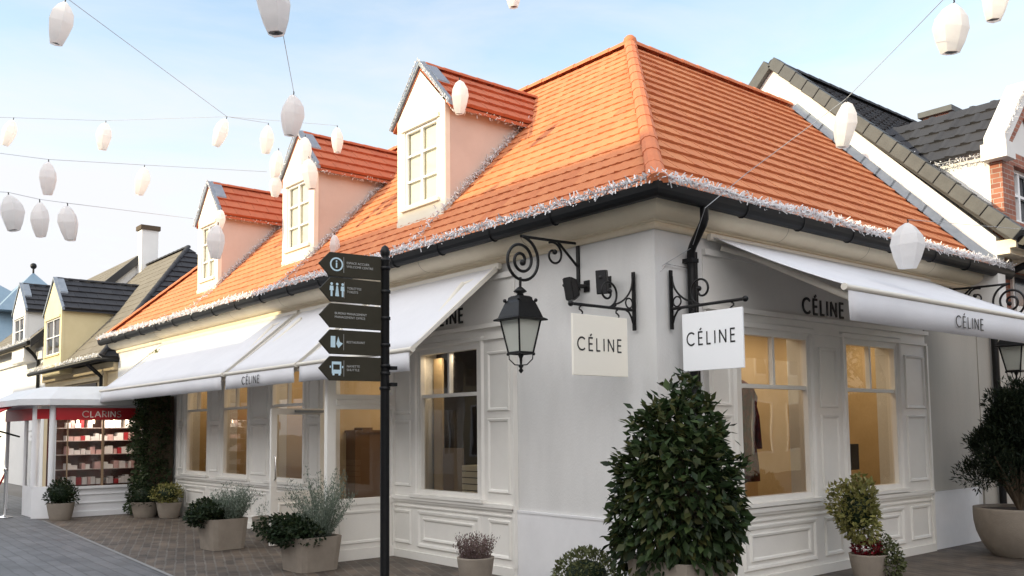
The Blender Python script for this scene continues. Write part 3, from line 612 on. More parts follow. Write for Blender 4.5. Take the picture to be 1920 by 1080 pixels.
# ------------------------------------------------------------------ wall lanterns
def spiral(c, r0, r1, a0, turns, n=40): return [(c[0]+(r0+(r1-r0)*i/n)*cos(a0+turns*2*pi*i/n), c[1]+(r0+(r1-r0)*i/n)*sin(a0+turns*2*pi*i/n)) for i in range(n+1)]
def wall_lamp(F, u, dz, label):
    t = thing('wall_lantern', F(u, 0, 3.4+dz), label, 'street lamp', 'black iron wall lanterns')
    P = lambda w, z: F(u, w, z+dz)
    b = MB(); fbox(b, F, u-.02, u+.02, .002, .022, 3.10+dz, 3.64+dz)
    big = spiral((.80, 3.335), .245, .03, pi*.5, 2.4, 90)          # from the top of the curl inwards
    pts = [(.02, 3.60), (.3, 3.588), (.55, 3.583)]+big
    b.tube([P(*p) for p in pts], .0155, 8); b.ball(P(*big[-1]), .032, 6)
    sm = spiral((.36, 3.44), .135, .035, pi*.35, -0+1.15, 40); b.tube([P(*p) for p in sm], .012, 8); b.ball(P(*sm[-1]), .028, 6)
    b.tube([P(.03, 3.36), P(.20, 3.50), P(.30, 3.585)], .014, 8); b.tube([P(.815, 3.16), P(.82, 3.0)], .014, 8)
    b.build('bracket', M_black, t)
    c = F(u, .82, dz); q = pi/4; sq = lambda prof, m, nm, **k: MB().lathe(prof, c, 4, False, rot=q, **k).build(nm, m, t)
    h = MB(); h.lathe([(.02, 3.06), (.045, 3.04), (.07, 3.015), (.03, 2.995), (.045, 2.97)], c, 12)
    h.lathe([(.09, 2.97), (.12, 2.955), (.125, 2.93), (.155, 2.90), (.205, 2.80), (.225, 2.755), (.275, 2.735), (.27, 2.722), (.21, 2.722)], c, 4, False, rot=q)
    for k in range(4):
        a = q+k*pi/2; h.ball(c+Vector((cos(a)*.155, sin(a)*.155, 2.925)), .02, 5)
    h.build('lamp_roof', M_black, t)
    sq([(.195, 2.72), (.118, 2.405)], M_milk, 'lamp_glass', cap=False)
    h = MB()
    for k in range(4):
        a = q+k*pi/2; d = Vector((cos(a), sin(a), 0)); h.tube([c+d*.2+Vector((0, 0, 2.725)), c+d*.122+Vector((0, 0, 2.40))], .010, 6)
        h.tube([c+d*.12+Vector((0, 0, 2.40)), c+d*.115+Vector((0, 0, 2.34)), c+d*.06+Vector((0, 0, 2.285)), c+Vector((0, 0, 2.28))], .006, 6)
        h.ball(c+d*.128+Vector((0, 0, 2.39)), .016, 5)
    h.lathe([(.118, 2.385), (.135, 2.39), (.135, 2.41), (.118, 2.415)], c, 4, False, rot=q, cap=False)
    h.lathe([(.005, 2.42), (.03, 2.38), (.012, 2.34), (.012, 2.29), (.028, 2.27), (.012, 2.25), (.026, 2.225), (.004, 2.20)], c, 10)
    h.build('lamp_frame', M_black, t)
wall_lamp(LF, -1.05, 0, 'black lantern on a scrolled iron arm beside the two loudspeakers')
wall_lamp(RF, 6.25, -.05, 'black lantern at the right edge above the large conifer pot')

# ------------------------------------------------------------------ hanging signs
def hang_sign(F, u, w0, w1, z0, z1, m, label):
    t = thing('hanging_sign', F(u, 0, 2.9), label, 'shop sign', 'square CÉLINE boards hanging from iron brackets')
    P = lambda w, z: F(u, w, z); b = MB(); fbox(b, F, u-.018, u+.018, .025, .045, 2.60, 3.18)
    b.tube([P(.05, 2.80), P(.885, 2.80)], .015, 8); b.ball(P(.89, 2.80), .028, 6)
    cir = lambda c, r, n=20: [P(c[0]+r*cos(2*pi*i/n), c[1]+r*sin(2*pi*i/n)) for i in range(n)]
    b.tube(cir((.105, 2.865), .048), .008, 6, closed=True)
    b.tube([P(.05, 3.12)]+[P(.05+.24*sin(a)**1.0*1.1*(1-cos(a))**.6, 3.12-.28*sin(a)) for a in [pi/2*i/10 for i in range(1, 11)]], .010, 6)
    b.tube([P(.05, 2.66), P(.07, 2.72), P(.11, 2.775), P(.17, 2.80)], .010, 6)
    s2 = spiral((.40, 2.945), .14, .03, -pi*.55, -1.3, 40); b.tube([P(*p) for p in s2], .011, 6); b.ball(P(*s2[-1]), .026, 6)
    b.tube([P(.29, 2.83), P(.33, 2.81), P(.385, 2.806)], .010, 6)
    b.build('bracket', M_black, t)
    wa, wb = w0+.12, w1-.12
    for w in (wa, wb):
        hk = MB(); hk.tube([P(w, 2.785), P(w+.02, 2.775), P(w+.022, 2.755), P(w, 2.745), P(w-.018, 2.73), P(w-.015, 2.712), P(w+.004, 2.705), P(w+.012, 2.69), P(w, z1-.02)], .008, 6); hk.build('hook', M_black, t)
    b = MB(); fbox(b, F, u-.012, u+.012, w0, w1, z0, z1); bd = b.build('board', m, t, bevel=.003)
    s = .118; tw = text_width('CÉLINE', .42)*s; sx = (w1-w0)*.80/tw
    # reading direction: left to right as seen from the street side
    if F is LF: pl = lambda x, z, w: F(u+.012+w, w1-.055-x*sx, 2.375+z)
    else: pl = lambda x, z, w: F(u-.012-w, w0+.055+x*sx, 2.425+z)
    b = MB(); letters(b, 'CÉLINE', pl, s, .13, .42, .003); b.build('lettering', M_ink, t)
hang_sign(LF, -.25, .15, .88, 2.14, 2.71, M_board, 'cream square board hanging on the left-hand wall beside the loudspeakers')
hang_sign(RF, .19, .17, .86, 2.18, 2.73, M_boardw, 'bright white square board hanging from the right-hand wall by the downpipe')

# loudspeakers
def speaker(u, rot, label):
    t = thing('loudspeaker', (u, 0, 3.15), label, 'loudspeaker', 'black loudspeakers on the wall')
    b = MB(); b.box(-.055, -.21, -.12, .055, -.13, .12); b.hexa([(-.055, -.13, -.12), (.055, -.13, -.12), (.03, -.07, -.08), (-.03, -.07, -.08), (-.055, -.13, .12), (.055, -.13, .12), (.03, -.07, .08), (-.03, -.07, .08)])
    o = b.build('cabinet', M_black, None, bevel=.008); k = MB(); k.box(-.05, -.218, -.11, .05, -.211, .11); k.ball((0, -.217, .05), .02, 5); kk = k.build('grille', M_ink, None)
    Mx = Matrix.Translation((u, -.03, 3.13)) @ Matrix.Rotation(rot, 4, 'Z') @ Matrix.Rotation(.15, 4, 'X')
    for q in (o, kk): q.data.transform(Mx)
    attach(o, t); attach(kk, o)
    b = MB(); b.tube([(u, -.002, 3.13), (u+.09*sin(rot)*1, -.11, 3.13)], .022, 8); b.box(u-.04, -.014, 3.07, u+.04, -.002, 3.19); b.build('mount', M_black, t)
speaker(-.93, -.9, 'left black loudspeaker, turned away beside the lantern bracket')
speaker(-.62, .5, 'right black loudspeaker, above the cream hanging board')

# ------------------------------------------------------------------ signpost
SP = Vector((.56, -3.385, 0)); post = thing('signpost', SP, 'tall black finger post with five olive direction signs pointing left', 'signpost')
b = MB(); b.lathe([(.055, 0), (.055, .05), (.034, .09), (.031, .12), (.030, 2.78), (.036, 2.79), (.036, 2.80), (.018, 2.81), (.030, 2.83), (.034, 2.855), (.022, 2.885), (.003, 2.90)], SP, 18)
for z in (2.74, 2.58, 2.40, 2.22, 2.03, 1.93, 2.08): b.lathe([(.030, z-.012), (.037, z-.010), (.037, z+.010), (.030, z+.012)], SP, 16)
b.build('post', M_black, post)
for z in (2.065, 1.955): MB().box(SP.x+.012, SP.y+.012, z-.012, SP.x+.06, SP.y+.06, z+.012).build('clamp', M_black, post)
FD = Vector((-.10, -1.0, 0)).normalized()      # fingers point this way
def finger(zc, L, h, tip, kind, lines, ang, label):
    d = Matrix.Rotation(ang, 3, 'Z') @ FD; n = Vector((-d.y, d.x, 0)); n = n if n.dot(CAM-SP) > 0 else -n; Z = Vector((0, 0, 1))
    o = SP+Z*zc
    b = MB(); pts = [(.03, -h/2), (L-tip, -h/2), (L, 0), (L-tip, h/2), (.03, h/2)]
    b.prism([o+d*x+Z*z-n*.008 for x, z in pts], n*.016); f = b.build('sign_finger', M_finger, post, bevel=.002); f['label'] = label
    X = -d; base_ = Matrix((X, Z, n)).transposed().to_4x4()
    def at(xl, z): return Matrix.Translation(o+d*xl+Z*z+n*.0095) @ base_     # origin on face, +x to the right as read
    def poly(mb, pts, xl, z): mb.prism([(at(xl, z) @ Vector((p, q, 0))) for p, q in pts], n*.0012)
    def ring(mb, xl, r0, r1):
        vs = []; K = 24
        for r in (r0, r1):
            for i in range(K): vs.append(at(xl, 0) @ Vector((r*cos(2*pi*i/K), r*sin(2*pi*i/K), .001)))
        mb.add(vs, [(i, (i+1) % K, K+(i+1) % K, K+i) for i in range(K)])
    def disc(mb, xl, z, r, x=0): poly(mb, [(x+r*cos(2*pi*i/12), r*sin(2*pi*i/12)) for i in range(12)], xl, z)
    ic = MB(); s = h*.29; xi = L-tip-.045
    if kind == 'info': ring(ic, xi, s*.78, s); poly(ic, [(-s*.1, -s*.5), (s*.1, -s*.5), (s*.1, s*.25), (-s*.1, s*.25)], xi, 0); disc(ic, xi, s*.45, s*.12)
    if kind == 'wc':
        for k, dx in enumerate((-s*.85, 0, s*.85)):
            disc(ic, xi, s*.78, s*.2, dx)
            if k == 1: poly(ic, [(dx-.03*s, -s), (dx+.03*s, -s), (dx+.03*s, s*.5), (dx-.03*s, s*.5)], xi, 0)
            else: poly(ic, [(dx-s*.3, -s*.15), (dx-s*.14, -s*.15), (dx-s*.14, -s), (dx+s*.14, -s), (dx+s*.14, -s*.15), (dx+s*.3, -s*.15), (dx+s*.26, s*.5), (dx-s*.26, s*.5)], xi, 0)
        poly(ic, [(-s*.3, -s*.95), (s*.3, -s*.95), (s*.12, s*.5), (-s*.12, s*.5)], xi, 0)
    if kind == 'food':
        poly(ic, [(-s*.9, -s*.8), (-s*.2, -s*.8), (-s*.2, s*.8), (-s*.9, s*.8)], xi, 0); poly(ic, [(-s*.05, -s*.3), (s*.3, -s*.9), (s*.95, -s*.2), (s*.5, 0), (s*.25, s*.75), (s*.1, s*.2)], xi, 0)
    if kind == 'bus':
        for (x0, x1, z0, z1) in ((-.7, .7, .55, .95), (-.7, -.5, -.2, .55), (.5, .7, -.2, .55), (-.7, .7, -.75, -.2), (-.6, -.3, -1, -.75), (.3, .6, -1, -.75), (-1, -.82, .05, .35), (.82, 1, .05, .35)):
            poly(ic, [(x0*s, z0*s), (x1*s, z0*s), (x1*s, z1*s), (x0*s, z1*s)], xi, 0)
    if ic.v: ic.build('pictogram', M_picto, f)
    xt = L-tip-.115 if kind else L-tip-.03
    if kind: dv = MB(); poly(dv, [(-.0012, -h*.33), (.0012, -h*.33), (.0012, h*.33), (-.0012, h*.33)], xt+.02, 0); dv.build('divider', M_small, f)
    for i, ln in enumerate(lines):
        font_text(ln, .0215, at(xt, (.008 if len(lines) > 1 else -.006)-i*.024), M_small, f)
finger(2.735, 0.470, .158, .075, 'info', ['ESPACE ACCUEIL', 'WELCOME CENTRE'], -.02, 'uppermost finger with an information symbol')
finger(2.565, 0.475, .158, .075, 'wc', ['TOILETTES', 'TOILETS'], .04, 'second finger with a toilets symbol')
finger(2.395, 0.480, .158, .075, None, ['BUREAU MANAGEMENT', 'MANAGEMENT OFFICE'], .06, 'third finger with two lines of text and no symbol')
finger(2.225, 0.475, .158, .075, 'food', ['RESTAURANT'], .03, 'fourth finger with a restaurant symbol')
finger(2.055, 0.465, .158, .075, 'bus', ['NAVETTE', 'SHUTTLE'], -.03, 'lowest finger with a bus symbol')

# ------------------------------------------------------------------ foliage
def leaves(mb, pts, size, asp=.5, droop=.3, fold=.25, center=None):
    for p, sz in pts:
        p = Vector(p); o = (p-center) if center else Vector((0, 0, 1)); o = o.normalized() if o.length > 0 else Vector((0, 0, 1))
        d = (o*.9+Vector([random.gauss(0, .55) for _ in range(3)])+Vector((0, 0, -droop))).normalized()
        up = Vector([random.gauss(0, .5) for _ in range(3)])+Vector((0, 0, .8))+o*.3; s = d.cross(up).normalized(); n = s.cross(d).normalized()
        L = size*sz*random.uniform(.7, 1.25); w = L*asp*.5
        mb.add([p, p+d*L*.45+s*w+n*fold*w, p+d*L, p+d*L*.45-s*w+n*fold*w, p+d*L*.5-n*fold*w*.4], [(0, 1, 4), (1, 2, 4), (2, 3, 4), (3, 0, 4)], True)
def shell(c, rad, n, lump=.18, inner=.35, shape=None, seed=0):
    rnd = random.Random(seed); c = Vector(c); lumps = [(Vector([rnd.gauss(0, 1) for _ in range(3)]).normalized(), rnd.uniform(-lump, lump*1.3)) for _ in range(16)]
    out_ = []
    while len(out_) < n:
        d = Vector([rnd.gauss(0, 1) for _ in range(3)]).normalized()
        k = 1+sum(a*max(0, d.dot(v))**6 for v, a in lumps); r = rnd.uniform(inner, 1)**.45*k
        p = Vector((d.x*rad[0], d.y*rad[1], d.z*rad[2]))*r
        if shape: s = shape(p.z/rad[2]); p.x *= s; p.y *= s
        out_.append((c+p, 1))
    return out_
def round_pot(t, c, r_top, r_bot, h, bulge=0):
    b = MB(); prof = [(r_bot, 0)]+[(r_bot+(r_top-r_bot)*(f**.7)+bulge*sin(pi*f), h*f) for f in (.12, .3, .5, .7, .85, .95)]+[(r_top, h), (r_top-.03, h), (r_top-.035, h-.04)]
    b.lathe(prof, c, 28, cap=False); b.build('pot', M_pot, t); s = MB(); s.lathe([(.001, h-.035), (r_top*.6, h-.03), (r_top-.03, h-.04)], c, 20, cap=False); s.build('soil', M_soil, t)
def square_pot(t, c, wt, wb, h, rot, n=8):
    b = MB(); b.lathe([(wb, 0), (wb, .01), (wt, h), (wt-.04, h), (wt-.045, h-.05)], c, 32, False, sq=7, rot=rot, cap=False)
    # rotate the superellipse
    o = b.build('planter', M_pot, t); s = MB(); s.lathe([(.001, h-.05), (wt-.04, h-.05)], c, 16, False, cap=False); s.build('soil', M_soil, t); return o
def twigs(mb, c, pts, n, r=.006):
    for p, _ in random.sample(pts, min(n, len(pts))):
        c0 = Vector(c); p = Vector(p); m_ = c0.lerp(p, .5)+Vector((random.uniform(-.04, .04), random.uniform(-.04, .04), .06)); mb.tube([c0, m_, p], [r*1.6, r, r*.4], 5, cap=False)

# the tall laurel in front of the corner
c = Vector((1.085, -1.02, 0)); t = thing('potted_laurel', c, 'tall dense glossy green laurel in a square pot in front of the corner', 'potted shrub')
square_pot(t, c, .33, .27, .64, 0)
sh = lambda q: (1.0-.14*max(0, q)**1.2) if q > 0 else 1.0
P1 = shell(c+Vector((0, 0, 1.08)), (.445, .445, .74), 5200, .28, .25, sh, 3)
P1 = [(p, s) for p, s in P1 if p.z > .50 and not (p.z < .72 and (p-c).xy.length < .2)]
P1 += [(c+Vector((random.gauss(-.30, .13), random.gauss(-.36, .10), random.gauss(1.72, .06))), 1) for _ in range(0)]
b = MB(); leaves(b, P1, .098, .56, .8, center=c+Vector((0, 0, 1.0)))
for dx, dy, z, n in ((-.29, -.33, 1.36, 70), (.29, .31, 1.34, 60), (-.30, -.32, .82, 90), (.04, .02, 1.84, 60), (-.31, -.33, 1.02, 60), (-.12, -.14, 1.74, 70), (-.19, -.22, 1.66, 60), (.20, .18, 1.60, 80)):
    leaves(b, [(c+Vector((dx+random.gauss(0, .045), dy+random.gauss(0, .045), z+random.gauss(0, .05))), 1) for _ in range(n)], .085, .45, .2, center=c+Vector((0, 0, z-.2)))
b.build('foliage', L_laurel, t, recalc=False)
b = MB(); b.tube([c+Vector((0, 0, .6)), c+Vector((.02, 0, 1.2)), c+Vector((0, .02, 1.9))], [.035, .025, .01], 8); twigs(b, c+Vector((0, 0, .75)), P1, 60); b.build('trunk', M_bark, t)

c = Vector((.16, -1.15, 0)); t = thing('box_ball', c, 'clipped olive green box ball left of the laurel, cut by the bottom of the frame', 'potted shrub')
round_pot(t, c, .24, .17, .34); P2 = shell(c+Vector((0, 0, .36)), (.285, .285, .27), 2600, .05, .6, seed=5); b = MB(); leaves(b, P2, .036, .6, .0, center=c+Vector((0, 0, .3))); b.build('foliage', L_box, t, recalc=False)
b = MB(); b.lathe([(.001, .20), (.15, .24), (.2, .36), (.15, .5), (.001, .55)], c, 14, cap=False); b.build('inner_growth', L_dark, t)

c = Vector((-2.02, -.66, 0)); t = thing('heather_pot', c, 'small round pot of pinkish heather by the plain wall', 'potted plant')
round_pot(t, c, .20, .145, .30)
b = MB(); rr = random.Random(2)
for i in range(260):
    a = rr.uniform(0, 2*pi); r_ = .16*sqrt(rr.random()); base_p = c+Vector((cos(a)*r_, sin(a)*r_, .27)); d = Vector((cos(a)*r_*2.0+rr.gauss(0, .1), sin(a)*r_*2.0+rr.gauss(0, .1), 1)).normalized(); H = rr.uniform(.12, .27)
    leaves(b, [(base_p+d*H*f+Vector([rr.gauss(0, .006) for _ in range(3)]), 1) for f in [k/12 for k in range(1, 13)]], .024, .5, -.6)
b.build('foliage', L_heath, t, recalc=False)

def mixed_planter(c, rot, w, h, label, silver, dark, seed, hs):
    t = thing('square_planter', c, label, 'planter', 'square concrete planters with silver shrubs'); o = square_pot(t, Vector((0, 0, 0)), w, w*.86, h, 0)
    for ch in t.children:
        ch.data.transform(Matrix.Rotation(rot, 4, 'Z')); ch.data.transform(Matrix.Translation(c))
    rr = random.Random(seed)
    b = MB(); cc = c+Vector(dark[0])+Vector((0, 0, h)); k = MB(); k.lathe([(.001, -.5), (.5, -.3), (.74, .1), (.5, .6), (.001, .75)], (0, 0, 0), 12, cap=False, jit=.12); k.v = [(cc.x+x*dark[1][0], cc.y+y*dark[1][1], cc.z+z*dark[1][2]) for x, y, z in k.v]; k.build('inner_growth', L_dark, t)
    P = shell(cc, dark[1], 2600, .25, .3, seed=seed); P = [(p, s) for p, s in P if p.z > h-.10]; leaves(b, P, .055, .55, .2, center=c+Vector((0, 0, h-.1))); b.build('dark_leaves', L_dark, t, recalc=False)
    b = MB(); st = MB()
    for i in range(95):
        a = rr.uniform(0, 2*pi); r0 = rr.uniform(0, .10); p = c+Vector(silver[0])+Vector((cos(a)*r0, sin(a)*r0, h-.04)); tl = rr.uniform(.05, .75); d = Vector((cos(a)*tl, sin(a)*tl, 1)).normalized(); L = hs*rr.uniform(.45, 1.02)*(1-.25*tl)
        path = [p+d*L*f+Vector((cos(a), sin(a), 0))*.10*L*f*f for f in (0, .35, .7, 1)]
        st.tube(path, [.004, .003, .002, .001], 4, cap=False)
        for k in range(26):
            f = .15+.85*k/26; q = p+d*L*f+Vector((cos(a), sin(a), 0))*.10*L*f*f; leaves(b, [(q+Vector([rr.gauss(0, .012) for _ in range(3)]), 1), (q+Vector([rr.gauss(0, .02) for _ in range(3)]), 1)], .034, .34, -.1)
            if k % 3 == 0: leaves(b, [(q+Vector([rr.gauss(0, .035) for _ in range(3)]), 1)], .034, .34, -.1)
    b.build('silver_leaves', L_silver, t, recalc=False); st.build('stems', L_silver, t, recalc=False)
mixed_planter(Vector((-6.98, -1.42, 0)), .04, .29, .43, 'square planter with dark and silver foliage, the farther of two, left of the open door', ((.12, .10, 0), 0), ((-.10, -.15, .06), (.38, .34, .20)), 11, .58)
mixed_planter(Vector((-4.30, -1.42, 0)), .04, .30, .40, 'square planter with tall silver shrub, the nearer of two, just left of the signpost', ((.08, .12, 0), 0), ((-.12, -.20, .05), (.40, .32, .20)), 12, .92)
# further round pots along the left facade
def potted(name, c, rt, rb, h, label, parts, cat='potted plant', group=None, bulge=0):
    t = thing(name, c, label, cat, group); round_pot(t, c, rt, rb, h, bulge)
    for i, (nm_, m, off, rad, n, sz, asp, dr, lump) in enumerate(parts):
        b = MB(); cc = c+Vector(off); P = shell(cc, rad, n, lump, .3, seed=int(c.x*100) % 97+i); P = [(p, s) for p, s in P if p.z > h-.12 or (p-c).xy.length > rt]
        leaves(b, P, sz, asp, dr, center=cc-Vector((0, 0, rad[2]*.5))); b.build(nm_, m, t, recalc=False)
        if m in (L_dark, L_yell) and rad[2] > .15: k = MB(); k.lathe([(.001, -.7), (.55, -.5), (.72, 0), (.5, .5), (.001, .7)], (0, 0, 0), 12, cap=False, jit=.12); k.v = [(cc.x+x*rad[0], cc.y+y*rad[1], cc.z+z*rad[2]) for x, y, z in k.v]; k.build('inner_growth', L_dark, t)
    return t
potted('potted_shrub', Vector((-13.35, -2.05, 0)), .25, .18, .33, 'dark round shrub in a concrete pot at the foot of the glazed kiosk corner', [('foliage', L_dark, (0, 0, .50), (.30, .30, .27), 1100, .06, .5, .1, .2)])
potted('potted_shrub', Vector((-12.75, -.66, 0)), .26, .19, .30, 'dark bushy plant in a round pot beside the ivy column', [('foliage', L_dark, (0, 0, .42), (.34, .34, .25), 1200, .055, .5, .2, .2)])
potted('potted_shrub', Vector((-12.25, -.36, 0)), .24, .17, .30, 'yellow-green variegated plant in a round pot beside the ivy column', [('foliage', L_yell, (0, 0, .47), (.34, .30, .20), 1100, .05, .5, .1, .15)])
potted('potted_shrub', Vector((-7.55, -.45, 0)), .26, .2, .34, 'round concrete pot hidden behind the farther square planter', [('foliage', L_silver, (0, 0, .42), (.2, .2, .14), 300, .05, .2, .1, .15)])
c = Vector((.62, 2.62, 0)); t = potted('potted_shrub', c, .20, .14, .28, 'variegated shrub with dark red flowers and trailing ivy in front of the right-hand windows', [
    ('foliage', L_yell, (-.08, -.06, .74), (.24, .24, .31), 1700, .062, .55, .1, .3), ('flowers', L_redfl, (.0, .0, .33), (.17, .17, .10), 500, .035, .7, -.2, .2), ('trailing_leaves', L_box, (.14, .12, .20), (.19, .17, .26), 1500, .042, .6, .6, .2)])
b = MB(); b.tube([c+Vector((-.05, -.05, .2)), c+Vector((-.09, -.07, .75))], [.012, .008], 6); b.build('stem', M_bark, t)
# big conifer in bowl at the right
c = Vector((.98, 5.72, 0)); t = thing('potted_conifer', c, 'large dark cloud-shaped conifer in a wide round bowl at the right edge', 'potted tree'); round_pot(t, c, .54, .34, .60, .05)
b = MB(); tr = MB(); rr = random.Random(9)
for i in range(46):
    a = rr.uniform(0, 2*pi); rad = .42*sqrt(rr.random()); z = rr.uniform(1.0, 2.05); rad *= (1.15-.55*(z-1.0)/1.05); cc = c+Vector((cos(a)*rad, sin(a)*rad, z)); rl = rr.uniform(.16, .27)
    leaves(b, shell(cc, (rl, rl, rl*.8), 620, .2, .2, seed=i), .07, .24, -.2, center=cc-Vector((0, 0, .1)))
    tr.tube([c+Vector((0, 0, .55)), c+Vector((cos(a)*rad*.4, sin(a)*rad*.4, .9)), cc], [.022, .014, .006], 6, cap=False)
b.build('foliage', L_conif, t, recalc=False); tr.build('branches', M_bark, t)
# ivy column between kiosk and boutique
b = MB(); rr = random.Random(4); PI_ = []
for i in range(9500):
    z = rr.uniform(.05, 2.5)*1; w = .62+.06*sin(z*5)+.05*sin(z*11); PI_.append((Vector((rr.uniform(-13.55, -12.86), -.02-rr.uniform(0, 1)*w-.1, z)), 1))
t = thing('ivy_column', (-13.1, -.3, 0), 'tall dark green ivy column between the kiosk and the boutique windows', 'climbing plant')
leaves(b, PI_, .065, .7, .3, center=Vector((-13.5, .3, 1.0))); b.build('foliage', L_ivy, t, recalc=False); b = MB(); b.box(-13.4, -.52, 0, -12.98, -.05, 2.4); b.build('trellis', M_bark, t)
b = MB(); PY = [(Vector((rr.uniform(-13.75, -13.0), -.1-rr.uniform(0, .3), rr.uniform(2.6, 3.3))), 1) for i in range(500)]; leaves(b, PY, .08, .6, .3); b.build('top_growth', L_yell, t, recalc=False)

# ------------------------------------------------------------------ kiosk with red fascia
t = thing('kiosk', (-14.2, -1.2, 0), 'white glazed kiosk with pale hipped roof and red CLARINS sign', 'kiosk')
KX = -13.8; KF = lambda u, w, z: Vector((KX+w, u, z)); KL = lambda u, w, z: Vector((u, -2.35-w, z))
b = MB(); facade(b, KF, -2.1, -.02, 0, 2.30, -.06, 0, [(-2.06, -.42, .60, 1.98)])
b.hexa([(KX, -2.1, 0), (KX-.06, -2.1, 0), (KX-.30, -2.35, 0), (KX-.25, -2.42, 0), (KX, -2.1, .62), (KX-.06, -2.1, .62), (KX-.30, -2.35, .62), (KX-.25, -2.42, .62)])
facade(b, KL, -17.0, KX-.28, 0, 2.30, -.06, 0, [(-15.1, -14.2, .60, 2.1), (-16.9, -15.2, .0, 2.1)])
for (x, y) in ((KX-.02, -2.13), (KX-.28, -2.38)): b.tube([(x, y, .6), (x, y, 2.3)], .06, 8)
fbox(b, KF, -2.1, -.2, .0, .03, .0, .10); fbox(b, KF, -2.1, -.2, .0, .02, .26, .275); fbox(b, KF, -2.1, -.2, .0, .05, .55, .60); fbox(b, KF, -2.1, -.2, 0, .02, .43, .445)
b.build('wall', M_dado, t)
b = MB(); fbox(b, KF, -2.08, -.3, .002, .05, 1.93, 2.17); b.hexa([(KX+.0, -2.1, 1.95), (KX-.25, -2.40, 1.95), (KX-.28, -2.38, 1.95), (KX-.03, -2.08, 1.95), (KX, -2.1, 2.15), (KX-.25, -2.40, 2.15), (KX-.28, -2.38, 2.15), (KX-.03, -2.08, 2.15)])
fbox(b, KL, -16.9, KX-.30, 0.002, .04, 1.93, 2.17); b.build('sign_board', M_red, t)
b = MB(); letters(b, 'CLARINS', lambda x, z, w: KF(-1.60+x*1.12, .052+w*.4, 1.985+z), .118, .15, .24); b.build('lettering', mat('letter_cream', (.75, .66, .60), .5), t)
b = MB(); ro = [(KX+.20, -2.25, 2.22), (KX+.20, .0, 2.22), (-17.0, .0, 2.22), (-17.0, -2.75, 2.22), (KX-.2, -2.70, 2.22)]
ri = [(KX-.25, -1.95, 2.60), (KX-.25, .0, 2.66), (-17.0, .0, 2.66), (-17.0, -2.2, 2.60), (KX-.5, -2.2, 2.60)]; ro2 = [(x, y, z+.12) for x, y, z in ro]
b.add(ro+ro2+ri, [(i, (i+1) % 5, 5+(i+1) % 5, 5+i) for i in range(5)]+[(5+i, 5+(i+1) % 5, 10+(i+1) % 5, 10+i) for i in range(5)]+[(10, 11, 12, 13, 14), (4, 3, 2, 1, 0)])
b.build('roof', mat('kiosk_roof', (.66, .67, .68), .6, (.60, .61, .62), 3), t)
b = MB(); b.add([KF(-2.06, -.03, .6), KF(-.42, -.03, .6), KF(-.42, -.03, 1.98), KF(-2.06, -.03, 1.98)], [(0, 1, 2, 3)]); b.add([KL(-15.1, -.03, .6), KL(-14.2, -.03, .6), KL(-14.2, -.03, 2.1), KL(-15.1, -.03, 2.1)], [(0, 1, 2, 3)]); b.build('pane', M_glass2, t, recalc=False)
b = MB(); fbox(b, KF, -1.86, -1.84, -.03, .01, .6, 1.93); fbox(b, KF, -1.20, -1.16, -.045, .0, .6, 1.93); b.build('window_frame', mat('frame_brown', (.30, .20, .12), .6), t)
b = MB(); b.box(KX-.75, -2.06, .55, KX-.70, -.35, 2.0); b.box(KX-.7, -.40, .6, KX-.07, -.36, 2.0); b.build('display_back', mat('kiosk_back', (.13, .11, .09), .7, (.24, .07, .06), 2.5), t)
b = MB()
for z in (.92, 1.22, 1.50, 1.76): b.box(KX-.65, -2.0, z, KX-.27, -.42, z+.012)
b.build('shelf', mat('shelf_pale', (.50, .44, .42), .5), t)
rr = random.Random(6); mats = [mat('carton_white', (.85, .82, .80), .5), mat('carton_pink', (.62, .40, .38), .5), mat('carton_red', (.45, .03, .04), .5)]
bs = [MB(), MB(), MB()]
for z, p in ((.62, .97), (.932, .9), (1.232, .93), (1.512, .95), (1.772, .7)):
    y = -1.80
    while y < -.5:
        w_ = rr.uniform(.05, .13); h_ = rr.uniform(.08, .17)
        if rr.random() < p: bs[rr.choice((0, 0, 0, 0, 0, 0, 1, 1, 2))].box(KX-.55+rr.uniform(0, .1), y, z, KX-.30+rr.uniform(-.05, .05), y+w_*.9, z+h_)
        y += w_
for q, mm in zip(bs, mats): q.build('product_boxes', mm, t)['kind'] = 'stuff'
for y in (-1.6, -1.3, -.9, -.65):
    q = MB(); q.tube([(KX-.28, y, 1.86), (KX-.28, y, 1.93)], .022, 10); q.build('spotlight', mat('spot', (1, .9, .7), .5, emit=(1, .8, .5), estr=6), t)
l = bpy.data.lights.new('kiosk_light', 'AREA'); l.shape = 'RECTANGLE'; l.size = .3; l.size_y = 1.4; l.energy = 6; l.color = (1, .85, .7); o = bpy.data.objects.new('kiosk_light', l); COL.objects.link(o); o.location = (KX-.18, -1.2, 1.92); attach(o, t)
